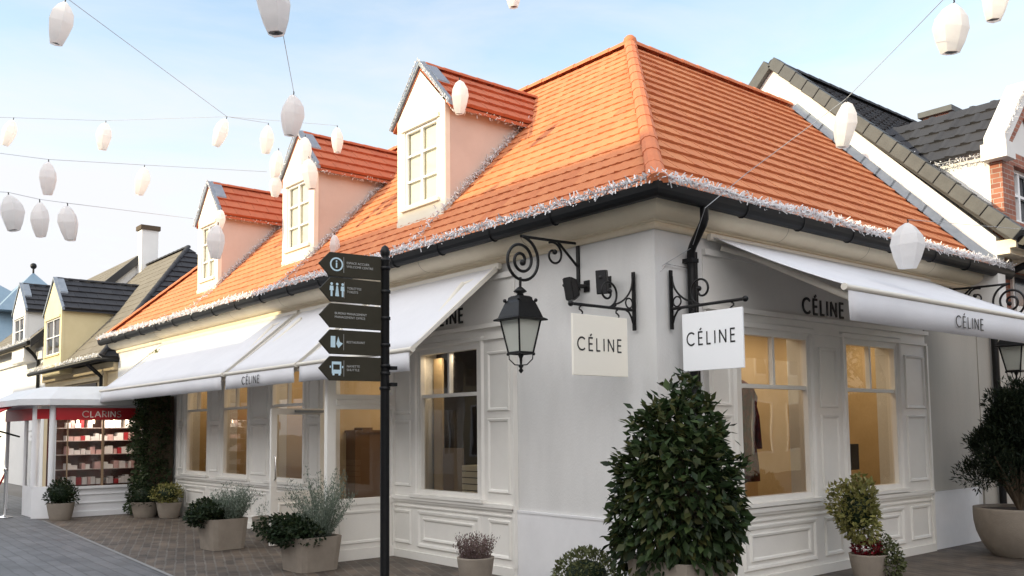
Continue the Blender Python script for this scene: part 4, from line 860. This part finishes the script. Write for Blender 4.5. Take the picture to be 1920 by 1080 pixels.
# red awning, rope barrier at the kiosk entrance
t = thing('red_awning', (-16.1, -2.6, 2.2), 'small red awning at the kiosk entrance, far left edge', 'awning')
b = MB(); b.hexa([(-17.2, -2.42, 2.30), (-15.2, -2.42, 2.30), (-15.2, -3.25, 1.86), (-17.2, -3.25, 1.86), (-17.2, -2.42, 2.33), (-15.2, -2.42, 2.33), (-15.2, -3.25, 1.89), (-17.2, -3.25, 1.89)]); b.box(-17.2, -3.27, 1.70, -15.2, -3.25, 1.88); b.build('canopy', M_redcan, t)
b = MB(); b.tube([(-15.25, -2.42, 1.6), (-15.25, -3.2, 1.85)], .02, 6); b.tube([(-17.1, -2.42, 1.6), (-17.1, -3.2, 1.85)], .02, 6); b.build('arm', M_black, t)
for x, y, lb in ((-14.75, -2.75, 'chrome barrier post nearer the kiosk corner'), (-16.0, -2.9, 'chrome barrier post at the left picture edge')):
    b = MB(); b.lathe([(.16, 0), (.16, .015), (.03, .04), (.025, .06), (.025, .90), (.04, .92), (.04, .97), (.02, 1.0)], (x, y, 0), 16); tag(b.build('barrier_post', M_chrome), lb, 'barrier post', 'chrome rope barrier posts')
b = MB(); b.tube([(-14.75+(-1.25)*f, -2.75-.15*f, .90-.34*sin(pi*f)) for f in [i/14 for i in range(15)]], .02, 8); tag(b.build('barrier_rope', M_redcan), 'red rope slung between the chrome barrier posts', 'rope')

# ------------------------------------------------------------------ left neighbour with brown hipped roof
def winbox(mb, F, u0, u1, z0, z1): fbox(mb, F, u0, u1, .001, .02, z0, z1)
t = thing('brown_roof_house', (-20, 3, 0), 'beige house with brown hipped roof and yellow dormer, beyond the boutique', 'house')
b = MB(); b.box(-24.2, 0, 0, -17.02, 6, 3.4); b.build('wall', M_beige, t)
b = MB(); b.box(-21.5, -.03, 2.2, -18.7, -.003, 2.95); b.build('shop_opening', M_dark, t)
b = MB(); b.box(-24.2, -.10, 3.18, -17.02, -.002, 3.40); b.box(-21.9, -.07, 3.0, -18.3, -.004, 3.10); b.box(-18.2, -.08, 0, -17.85, -.004, 3.17); b.build('cornice', M_beige, t)
b = MB(); R_ = [(-24.2, -.4, 3.45), (-17, -.4, 3.45), (-17, 6, 3.45), (-20.2, 2.8, 7.0), (-24.2, 2.8, 7.0), (-24.2, 6, 3.45)]; b.add(R_, [(0, 1, 3, 4), (1, 2, 3), (2, 5, 4, 3), (0, 4, 5), (0, 5, 2, 1)]); rb = b.build('roof', M_brownroof, t)
pf = [(0, 3.47), (3.2, 7.02)]
b = MB(); tiles(b, (0, -.4, 0), (1, 0, 0), (0, 1, 0), pf, lambda d: (-24.2, -17-d), tw=.3, th=.010, expo=.28, rib=.003); b.build('tile_slope', M_brownroof, rb, recalc=False)
b = MB(); tiles(b, (-17, 0, 0), (0, 1, 0), (-1, 0, 0), pf, lambda d: (-.4+d, 6-d), tw=.3, th=.04, expo=.24, rib=.004); b.build('tile_slope', M_slate, rb, recalc=False)  # brown roof's hip face: its shade is put in as dark slate colour
b = MB(); ridge(b, (-17, -.4, 3.5), (-20.2, 2.8, 7.04), .07); ridge(b, (-20.2, 2.8, 7.04), (-24.2, 2.8, 7.04), .07); b.build('ridge_tile', M_slate, rb)
b = MB(); b.tube([(-24.2, -.46, 3.42), (-16.95, -.46, 3.42), (-16.95, .2, 3.42)], .06, 8); b.tube([(-18.0, -.46, 3.38), (-18.0, -.2, 3.15), (-18.0, -.1, 3.05), (-18.0, -.1, 2.2)], .05, 8); b.build('gutter', M_black, t)
_rz = lambda y: 3.45+(y+.4)*1.11
w, ez = dormer(-21.7, .95, -.38, 3.3, 5.10, 5.95, (3.85, 4.85), M_yellow, M_yellow, M_slate, rb, M_dark, None, 2.0, rz=_rz, label='yellow wall dormer with dark ridged roof', rows=2, roof_l=.9)
garland('light_garland', [(-24.2, -.48, 3.52), (-16.9, -.48, 3.52)], 'icicle lights along the gutter of the beige house beyond the boutique', dens=45, ln=.07)
t = thing('grey_house', (-28, 3, 0), 'pale grey house with tall brown roof, white chimney and grey dormer, farther left', 'house')
b = MB(); b.prism([(-24.25, 0, 0), (-24.25, 5.6, 0), (-24.25, 5.6, 5.1), (-24.25, 2.8, 7.45), (-24.25, 0, 4.85)], (-8, 0, 0)); b.build('wall', M_white, t)
b = MB(); pf = [(0, 4.72-.25), (3.25, 7.52)]; b.prism([(-24.2, -.45, 4.45), (-24.2, 2.8, 7.5), (-24.2, 6.0, 4.45), (-24.2, 6.0, 4.3), (-24.2, 2.8, 7.32), (-24.2, -.45, 4.3)], (-8.1, 0, 0)); rb = b.build('roof', M_brownroof, t)
b = MB(); tiles(b, (0, -.45, 0), (1, 0, 0), (0, 1, 0), pf, lambda d: (-32.3, -24.15), tw=.3, th=.010, expo=.28, rib=.003); b.build('tile_slope', M_brownroof, rb, recalc=False)
b = MB(); b.hexa([(-24.12, -.45, 4.25), (-24.22, -.45, 4.25), (-24.22, 2.8, 7.28), (-24.12, 2.8, 7.28), (-24.12, -.45, 4.50), (-24.22, -.45, 4.50), (-24.22, 2.8, 7.58), (-24.12, 2.8, 7.58)]); b.build('verge_capping', M_ink, rb)
b = MB(); b.box(-24.2, 2.60, 6.3, -23.8, 3.12, 8.2); ch = b.build('chimney', M_white, rb); b = MB(); b.box(-24.26, 2.55, 8.2, -23.74, 3.17, 8.34); b.build('chimney_cap', M_bark, ch)
w, ez = dormer(-25.95, .85, -.40, 3.9, 5.55, 6.35, (4.5, 5.3), M_white, M_white, M_slate, rb, M_dark, None, 2.2, rz=_rz, label='white wall dormer', rows=2, roof_l=.9)
b = MB(); b.box(-32, -.1, 3.95, -24.3, -.004, 4.3); b.build('cornice', M_white, t)
b = MB(); b.tube([(-32.2, -.5, 4.40), (-24.2, -.5, 4.40)], .06, 8); b.tube([(-24.9, -.46, 4.36), (-24.9, -.2, 4.1), (-24.9, -.06, 3.9), (-24.9, -.06, 2.5)], .05, 8); b.build('gutter', M_black, t)
garland('light_garland', [(-32.2, -.52, 4.5), (-24.1, -.52, 4.5)], 'icicle lights along the gutter of the pale grey house at the far left', dens=40, ln=.07)
t = thing('zinc_tower', (-36, 2, 0), 'distant building with blue-grey zinc hipped roof and ball finial at far left', 'building')
b = MB(); b.box(-44, -3, 0, -34.5, 4.5, 5.2); b.build('wall', M_beige, t)
b = MB(); b.add([(-44.5, -3.5, 5.2), (-34, -3.5, 5.2), (-34, 5, 5.2), (-44.5, 5, 5.2), (-42, .6, 8.0), (-36.5, .6, 8.0)], [(0, 1, 5, 4), (1, 2, 5), (2, 3, 4, 5), (3, 0, 4), (3, 2, 1, 0)])
b.add([(-37.6, .4, 6.6), (-34.4, .4, 6.6), (-34.4, 3.6, 6.6), (-37.6, 3.6, 6.6), (-36, 2.0, 8.45)], [(0, 1, 4), (1, 2, 4), (2, 3, 4), (3, 0, 4), (3, 2, 1, 0)]); b.build('roof', M_zinc, t)
b = MB(); b.tube([(-36, 2, 8.4), (-36, 2, 8.75)], .04, 6); b.ball((-36, 2, 8.72), .13, 6); b.build('finial', M_black, t)

# ------------------------------------------------------------------ right neighbour: white gable, slate roof, brick dormer
t = thing('slate_roof_house', (-3, 12, 0), 'white-gabled house with dark slate roof and brick dormer, right of the boutique', 'house')
GX, GZ, GE, GEz = -3.1, 7.95, .62, 4.30      # ridge x,z; eave x,z
sl = (GZ-GEz)/(GE-GX)
b = MB(); b.prism([(.44, YE, 3.3), (.44, YE, GEz), (GX, YE, GZ-.05), (GX-3.5, YE, GEz), (GX-3.5, YE, 3.3)], (0, .25, 0)); b.build('gable_wall', M_white, t)
b = MB(); b.box(-6.5, YE+.25, 0, .0, 22, 4.2); b.build('wall', M_brick, t)
b = MB(); b.box(.44, YE+.0, 4.04, .62, YE+.9, 4.12); b.box(.44, YE, 4.12, .70, YE+.9, 4.24); b.box(.0, YE+.9, 4.05, .3, 22, 4.24); b.build('corbel', M_stone, t)
b = MB(); b.box(.002, 6.985, 0, .03, 9.2, 3.30); b.build('pale_render', MATS['beige_shade_wall'], t)  # same beige with some shade in its colour
b = MB(); b.box(-.25, 6.81, 0, .001, 7.045, 4.0); b.build('end_pier', M_wall, t)
b = MB(); b.prism([(GE+.1, YE+.02, GEz-.08), (GX, YE+.02, GZ), (GX-3.6, YE+.02, GEz), (GX-3.6, YE+.02, GEz-.12), (GX, YE+.02, GZ-.12), (GE+.1, YE+.02, GEz-.2)], (0, 15, 0)); rb = b.build('roof', M_slate, t)
b = MB(); tiles(b, (GE+.12, 0, 0), (0, 1, 0), (-1, 0, 0), [(0, GEz-.08), (GE+.12-GX, GZ+.02)], lambda d: (YE+.05, YE+15), tw=.30, th=.03, expo=.26, rib=.02); b.build('tile_slope', M_slate, rb, recalc=False)
def verge(b, p, q, n, w=.20, h=.20):
    p = Vector(p); q = Vector(q); d = (q-p); t_ = d.normalized(); nn = Vector((0, 1, 0)).cross(t_); nn = nn if nn.z > 0 else -nn
    for i in range(n):
        a = p+d*(i/n); c_ = p+d*((i+.96)/n); k = .02*(1 if True else 0)
        V8 = []
        for hh in (-h*.35, h*.65):
            for (pt, ex) in ((a, 0), (c_, k)):
                V8.append((pt+nn*(hh+ex*.5), pt+nn*(hh+ex*.5)))
        A0, C0, A1, C1 = V8[0][0], V8[1][0], V8[2][0], V8[3][0]; o1 = Vector((0, -.10, 0)); o2 = Vector((0, w-.10, 0))
        b.hexa([A0+o1, C0+o1, C0+o2, A0+o2, A1+o1, C1+o1, C1+o2, A1+o2])
b = MB(); verge(b, (GX, YE, GZ+.02), (GE+.12, YE, GEz-.06), 18); verge(b, (GX-.02, YE, GZ+.02), (GX-3.6, YE, GEz), 8); b.build('verge_tile', M_verge, rb, bevel=.012)
b = MB(); ridge(b, (GX, YE, GZ+.06), (GX, YE+15, GZ+.06), .08); b.build('ridge_tile', M_slate, rb)
b = MB(); b.tube([(GE+.16, YE+.02, GEz-.10), (GE+.16, YE+15, GEz-.10)], .07, 8); b.tube([(GE+.14, YE+.62, GEz-.14), (GE+.10, YE+.62, 4.0), (.35, YE+.62, 3.86), (.12, YE+.62, 3.74), (.10, YE+.62, 3.6), (.10, YE+.62, 0)], .05, 10); b.build('gutter', M_black, t)
# brick gabled dormer on the slope facing +x
DX, DY, DH = .30, 8.02, .80
b = MB(); b.prism([(DX-.05, DY-DH, 4.3), (DX-.05, DY+DH, 4.3), (DX-.05, DY+DH, 5.75), (DX-.05, DY, 6.62), (DX-.05, DY-DH, 5.75)], (-2.9, 0, 0)); dw = b.build('dormer', M_white, rb); dw['label'] = 'brick-fronted dormer with white cheek'
F = lambda u, w, z: Vector((DX+w, DY+u, z))
b = MB(); facade(b, F, -DH-.02, DH+.02, 4.25, 5.70, -.05, .12, [(-.40, .40, 4.65, 5.50)]); b.build('brick_front', M_brick, dw)
b = MB(); b.prism([F(-DH-.02, .12, 5.70), F(DH+.02, .12, 5.70), F(0, .12, 6.58)], (-.17, 0, 0)); b.build('gable_face', M_white, dw)
b = MB()
for s in (-1, 1): b.prism([F(s*(DH+.02), .13, 5.50), F(s*(DH+.02), .13, 5.78), F(0, .13, 6.62), F(0, .13, 6.30)], (.03, 0, 0))
b.build('brick_trim', M_brick, dw)
b = MB()
for s in (-1, 1): b.prism([F(s*(DH+.16), .24, 5.62), F(s*(DH+.16), .24, 5.84), F(0, .24, 6.86), F(0, .24, 6.62)], (-.30, 0, 0))
for s in (-1, 1): fbox(b, F, s*(DH+.03)-.16, s*(DH+.03)+.16, -.10, .26, 5.50, 5.74)
b.build('gable_coping', M_white, dw)
b = MB()
for s in (-1, 1): tiles(b, (0, DY+s*(DH+.16), 0), (1, 0, 0), (0, -s, 0), [(0, 5.66), (DH+.16, 6.68)], lambda d: (-2.6+.0*d, DX-.04), tw=.32, th=.03, expo=.26, rib=.02)
b.build('tile_slope', M_slate, dw, recalc=False)
b = MB(); a = .40
for (p, q, r, s_) in ((-a, -a+.06, 4.65, 5.50), (a-.06, a, 4.65, 5.50), (-a+.06, a-.06, 4.65, 4.72), (-a+.06, a-.06, 5.44, 5.50), (-.03, .03, 4.72, 5.44), (-a+.06, -.03, 5.08, 5.12), (.03, a-.06, 5.08, 5.12)): fbox(b, F, p, q, -.02, .03, r, s_)
b.build('window_frame', M_sashm, dw); b = MB(); fbox(b, F, -a, a, -.045, -.03, 4.65, 5.50); b.build('pane', mat('dark_pane', (.02, .025, .035), .1), dw)
b = MB(); b.box(.002, 8.35, 3.45, .04, 9.5, 4.0); b.box(.002, 8.3, 3.38, .10, 9.55, 3.45); b.build('lower_window_frame', M_sashm, t); b = MB(); b.box(.041, 8.42, 3.5, .045, 9.43, 4.0); b.build('lower_pane', MATS['dark_pane'], t)
b = MB(); b.box(-3.35, 12.9, 7.7, -2.75, 14.3, 8.40); ch = b.build('chimney', M_brick, rb); b = MB(); b.box(-3.42, 12.8, 8.40, -2.68, 14.4, 8.52); b.build('chimney_cap', M_verge, ch)
garland('light_garland', [(GE+.18, YE+.6, GEz+.02), (GE+.18, 12, GEz+.02)], 'icicle lights on the gutter of the slate-roofed house', dens=150, ln=.07, spread=.045)
garland('light_garland', [(DX+.27, DY-DH-.18, 5.86), (DX+.27, DY, 6.88)], 'icicle lights on the left coping of the brick dormer', dens=90, ln=.05)
garland('light_garland', [(DX-.1, DY-DH-.18, 5.60), (-1.0, DY-DH-.18, 5.60)], 'icicle lights under the slate eave of the brick dormer', dens=60, ln=.05)
garland('light_garland', [(DX-.1, DY-DH-.10, GEz+(GE-DX)*sl+.12), (-.9, DY-DH-.10, GEz+(GE+.9)*sl+.12)], 'icicle lights climbing the slates beside the white cheek', dens=130, ln=.05, spread=.04)

# ------------------------------------------------------------------ hanging paper lanterns and their wires
rl = random.Random(21)
def px(u, v, dep): return CAM+(Fw+R2*((u-960)/1688.3)+U2*((666.7-v)/1688.3))*dep
LAN = [  # u, v, pixel height, tilt, label
 (113, 44, 80, .22, 'upper left paper lantern just below the steep wire'), (513, 12, 105, -.1, 'largest paper lantern, cut by the top edge left of centre'),
 (963, -14, 56, 0, 'paper lantern of which only the base shows at the top edge, centre'), (1785, 54, 92, .05, 'bright round-bellied paper lantern near the upper right corner'),
 (1863, -4, 84, .05, 'paper lantern cut by the top edge in the right corner'), (547, 217, 76, .08, 'grey narrow lantern hanging on the short wire left of the middle dormer'),
 (16, 249, 50, .35, 'tilted lantern on the top wire touching the left edge'), (195, 256, 50, .12, 'small lantern alone on the top wire, second from the left edge'),
 (414, 249, 54, .38, 'slanting lantern where the steep wire meets the top wire'), (500, 262, 52, .1, 'lantern just left of the grey narrow one'),
 (90, 335, 60, .03, 'left lantern on the second wire'), (265, 340, 52, .2, 'right lantern on the second wire'),
 (20, 400, 66, -.12, 'wide lantern at the left edge on the lowest wire'), (76, 412, 64, -.05, 'middle of the three lanterns on the lowest wire'), (130, 419, 64, -.1, 'right of the three lanterns on the lowest wire'),
 (632, 263, 46, 0, 'faint white lantern above the red roof of the middle dormer'), (572, 284, 52, 0, 'lantern in front of the gable tip of the middle dormer'),
 (518, 308, 50, .15, 'lantern at the left gable edge of the middle dormer'), (582, 327, 56, -.1, 'lantern at the upper right corner of the middle dormer window'),
 (517, 350, 38, .1, 'lowest lantern by the middle dormer'), (861, 183, 62, 0, 'white lantern in front of the red roof of the nearest dormer'),
 (407, 454, 62, .05, 'bluish lantern in front of the farthest dormer window'), (627, 462, 42, 0, 'lantern behind the top finger of the signpost'),
 (1582, 235, 84, .1, 'white lantern in front of the white gable of the slate-roofed house'), (1701, 462, 84, 0, 'lantern overlapping the right-hand gutter of the boutique'),
 (413, 412, 36, .1, 'faint lantern on the gable of the farthest dormer')]
PT = []
for i, (u, v, hp, tilt, lab) in enumerate(LAN):
    H = .46; dep = 1688.3*H/hp
    if i in (16, 17, 18, 19, 15, 22): dep = min(dep, 14.0)
    if i in (21, 25): dep = min(dep, 17.0)
    if i in (20, 23): dep = min(dep, 11.5)
    if i == 24: dep = 9.4
    H = dep*hp/1688.3; c = px(u, v, dep); r = H*.285*(1.18 if i in (1, 3, 4, 12, 24) else 1)
    ax = (U2-R2*tilt*-1).normalized()
    t = thing('paper_lantern', c+ax*H*.52, lab, 'lantern', 'white paper lanterns strung over the street')
    prof = [(.52, -.5), (.80, -.26), (1.02, .02), (.90, .24), (.52, .43), (.10, .52)]
    n = 6; ph = rl.uniform(0, 6); rad = [rl.uniform(.76, 1.14) for _ in range(n)]; zz = [rl.uniform(-.035, .035)*H for _ in range(n)]; vs = []
    for (rr_, z) in prof:
        for k in range(n): a = ph+2*pi*k/n; vs.append(Vector((cos(a)*rr_*r*rad[k], sin(a)*rr_*r*rad[k], z*H+zz[k]*(1 if abs(z) < .45 else .3)+rl.uniform(-.012, .012)*H)))
    q = Vector((0, 0, 1)).rotation_difference(ax).to_matrix().to_4x4(); Mx = Matrix.Translation(c) @ q
    b = MB(); b.add([Mx @ p for p in vs], [(j*n+k, j*n+(k+1) % n, (j+1)*n+(k+1) % n, (j+1)*n+k) for j in range(len(prof)-1) for k in range(n)]); b.build('shade', M_lan, t)
    b = MB(); b.lathe([(.40*r, -.47*H), (.12*r, -.47*H), (.10*r, -.40*H), (.001, -.38*H)], (0, 0, 0), 10, cap=False); o = b.build('socket', mat('socket_grey', (.16, .17, .18), .6), t); o.data.transform(Mx)
    b = MB(); b.tube([Mx @ Vector((0, 0, .50*H)), Mx @ Vector((.01, 0, .56*H)), Mx @ Vector((0, 0, .60*H))], .007, 6); b.build('hook', M_black, t)
    PT.append(c+ax*H*.60)
def wire(pts, label, r=.0036, sag=.0):
    P = [Vector(p) for p in pts]; Q = []
    for a, c_ in zip(P, P[1:]): Q += [a.lerp(c_, i/6)-Vector((0, 0, sag*sin(pi*i/6))) for i in range(6)]
    b = MB(); b.tube(Q+[P[-1]], r, 5); tag(b.build('cable', mat('cable_grey', (.36, .37, .39), .5)), label, 'cable', 'thin wires carrying the lanterns')
ext = lambda a, b_, k: a+(a-b_).normalized()*k
wire([px(60, -60, 9.3), px(130, 0, 9.9), PT[8], PT[9]], 'steep wire falling from the top left corner to the lantern left of the middle dormer')
wire([px(-120, 217, 15.0), PT[6], PT[7], PT[8], PT[15], ], 'topmost level wire at the left, above the second wire')
wire([px(-120, 272, 12.9), PT[10], PT[11], px(500, 322, 15.2)], 'second level wire at the left')
wire([px(-120, 352, 11.4), PT[12], PT[13], PT[14], px(362, 410, 19.0)], 'lowest level wire at the left')
wire([PT[1], px(530, 60, 7.6), PT[5]], 'short wire between the largest lantern and the grey narrow lantern', .003)
wire([px(1990, -230, 5.5), px(1700, 70, 8.6), PT[23], px(1400, 325, 9.0), px(1322, 390, 8.3), Vector((.12, .42, 3.42)), Vector((.0, .10, 3.22))], 'slanting wire from the upper right corner to the wall by the downpipe')
wire([PT[24], Vector((.9, 6.6, 4.3))], 'short wire from the lantern at the right gutter to the neighbouring house', .003)
wire([px(1790, -60, 7.6), PT[3]], 'short vertical wire above the bright lantern at upper right', .003)

# ------------------------------------------------------------------ houses across the street (behind the camera: they shade the facade and show in the glass)
def opp_house(x0, x1, ridge_z, eave_z, wallm, roofm, label, chim=None):
    t = thing('terrace_house', ((x0+x1)/2, -16, 0), label, 'house', 'houses across the street behind the camera')
    yf, yb, ym = -13.4, -19.0, -16.2
    F = lambda u, w, z: Vector((u, yf+w, z)); wins = []; n = max(1, int((x1-x0)/1.9)); s = (x1-x0)/n
    for i in range(n):
        u = x0+s*(i+.5); wins.append((u-.6, u+.6, .7, 2.6))
        if eave_z > 5: wins.append((u-.4, u+.4, 3.7, 4.9))
    b = MB(); facade(b, F, x0, x1, 0, eave_z, -.25, 0, wins); b.box(x0, yb, 0, x1, yf-.9, eave_z); b.prism([(x0, yf-.001, eave_z), (x0, yb, eave_z), (x0, ym, ridge_z-.05)], (x1-x0, 0, 0)); b.build('wall', wallm, t)
    for (a, c_, z0, z1) in wins:
        b = MB()
        for (p, q, r, s_) in ((a, a+.06, z0, z1), (c_-.06, c_, z0, z1), (a+.06, c_-.06, z0, z0+.06), (a+.06, c_-.06, z1-.06, z1), ((a+c_)/2-.02, (a+c_)/2+.02, z0+.06, z1-.06)): fbox(b, F, p, q, -.08, .02, r, s_)
        b.build('window_frame', M_sashm, t)
    for (a, c_, z0, z1) in wins: fbox(MB(), F, a, c_, -.10, -.06, z0, z1).build('pane', MATS['dark_pane'], t)
    b = MB(); b.prism([(x0-.02, yf+.4, eave_z-.1), (x0-.02, ym, ridge_z), (x0-.02, yb-.4, eave_z-.1), (x0-.02, yb-.4, eave_z-.25), (x0-.02, ym, ridge_z-.15), (x0-.02, yf+.4, eave_z-.25)], (x1-x0-.0, 0, 0)); b.build('roof', roofm, t)
    if chim: b = MB(); b.box(chim-.4, ym-.4, ridge_z-.6, chim+.4, ym+.4, ridge_z+1.0); b.build('chimney', M_brick2, t)
K = 10.0
opp_house(-6, 1.4, K, 5.4, M_white, M_slate, 'white terrace house across the street, opposite the entrance')
opp_house(-13, -6.05, K, 5.4, M_cream, M_tile, 'cream terrace house across the street with red roof')
opp_house(-21, -13.05, 8.2, 4.6, M_beige, M_slate, 'lower beige terrace house across the street')
opp_house(-34, -21.05, 8.4, 5.0, M_white, M_brownroof, 'long white terrace house far along the street')
opp_house(1.45, 12, K+.2, 5.4, M_beige, M_slate, 'beige terrace house across the street behind the camera')
def side_house(y0, y1, rz, ez, wallm, roofm, label):
    t = thing('terrace_house', (17, (y0+y1)/2, 0), label, 'house', 'houses across the street behind the camera')
    F = lambda u, w, z: Vector((13.5-w, u, z)); n = max(1, int((y1-y0)/2.0)); s = (y1-y0)/n; wins = [(y0+s*(i+.5)-.55, y0+s*(i+.5)+.55, .7, 2.6) for i in range(n)]+[(y0+s*(i+.5)-.4, y0+s*(i+.5)+.4, 3.5, 4.5) for i in range(n)]
    b = MB(); facade(b, F, y0, y1, 0, ez, -.25, 0, wins); b.box(14.4, y0, 0, 20, y1, ez); b.build('wall', wallm, t)
    for (a, c_, z0, z1) in wins: fbox(MB(), F, a, c_, -.12, -.06, z0, z1).build('pane', MATS['dark_pane'], t)
    for (a, c_, z0, z1) in wins:
        b = MB()
        for (p, q, r, s_) in ((a, a+.07, z0, z1), (c_-.07, c_, z0, z1), (a+.07, c_-.07, z0, z0+.07), (a+.07, c_-.07, z1-.07, z1)): fbox(b, F, p, q, -.05, .03, r, s_)
        b.build('window_frame', M_sashm, t)
    b = MB(); b.prism([(13.1, y0, ez-.1), (16.7, y0, rz), (20.3, y0, ez-.1)], (0, y1-y0-.02, 0)); b.build('roof', roofm, t)
side_house(-8, 1, 9.6, 6.2, M_white, M_tile, 'white terrace house on the side street behind the camera')
side_house(1.05, 9, 10.2, 6.4, M_beige, M_slate, 'beige terrace house on the side street')
side_house(9.05, 20, 9.8, 6.2, M_white, M_tile, 'white terrace house farther along the side street')
side_house(20.05, 34, 9.4, 6.0, M_cream, M_slate, 'cream terrace house at the far end of the side street')
t = thing('gabled_shop', (6, 42, 0), 'white gabled shop closing the far end of the side street', 'shop'); F = lambda u, w, z: Vector((u, 40-w, z)); wins = [(x, x+1.4, .7, 2.7) for x in (-1, 1.6, 4.2, 6.8, 9.4)]+[(x, x+.9, 3.8, 5.0) for x in (-.8, 1.8, 4.4, 7.0, 9.6)]
b = MB(); facade(b, F, -2, 13, 0, 6.0, -.3, 0, wins); b.prism([(-2, 40, 6.0), (13, 40, 6.0), (5.5, 40, 12)], (0, .3, 0)); b.build('wall', M_white, t)
b = MB(); b.prism([(-2.4, 39.7, 5.7), (5.5, 39.7, 12.2), (13.4, 39.7, 5.7), (13.4, 39.7, 6.0), (5.5, 39.7, 12.6), (-2.4, 39.7, 6.0)], (0, 8, 0)); b.build('roof', M_tile, t)
for (a, c_, z0, z1) in wins: fbox(MB(), F, a, c_, -.2, -.1, z0, z1).build('pane', MATS['dark_pane'], t)
b = MB(); b.hexa([(-1.5, 40, 3.4), (12.5, 40, 3.4), (12.5, 38.6, 2.8), (-1.5, 38.6, 2.8), (-1.5, 40, 3.43), (12.5, 40, 3.43), (12.5, 38.6, 2.83), (-1.5, 38.6, 2.83)]); b.build('awning', M_redcan, t)
for tx, ty, lb in ((6.4, 16.0, 'leafy street tree on the side street, seen only in the glass'), (9.5, 24.0, 'second leafy street tree farther along the side street'), (11.3, 5.0, 'small street tree nearest the camera on the side street')):
    t = thing('street_tree', (tx, ty, 0), lb, 'tree', 'trees along the side street'); b = MB(); b.tube([(tx, ty, 0), (tx+.05, ty, 1.5), (tx, ty+.1, 3.0), (tx-.1, ty+.1, 4.5)], [.14, .11, .08, .03], 8)
    b2 = MB()
    for i in range(18):
        a = rl.uniform(0, 6.28); q = rl.uniform(.3, 1.3); cc = Vector((tx+cos(a)*q, ty+sin(a)*q, rl.uniform(2.6, 5.2))); b.tube([(tx, ty, 2.4), cc], [.04, .01], 5); leaves(b2, shell(cc, (.6, .6, .5), 150, .2, .2, seed=i+50), .16, .5, .2)
    b.build('trunk', M_bark, t); b2.build('crown', L_box, t, recalc=False)
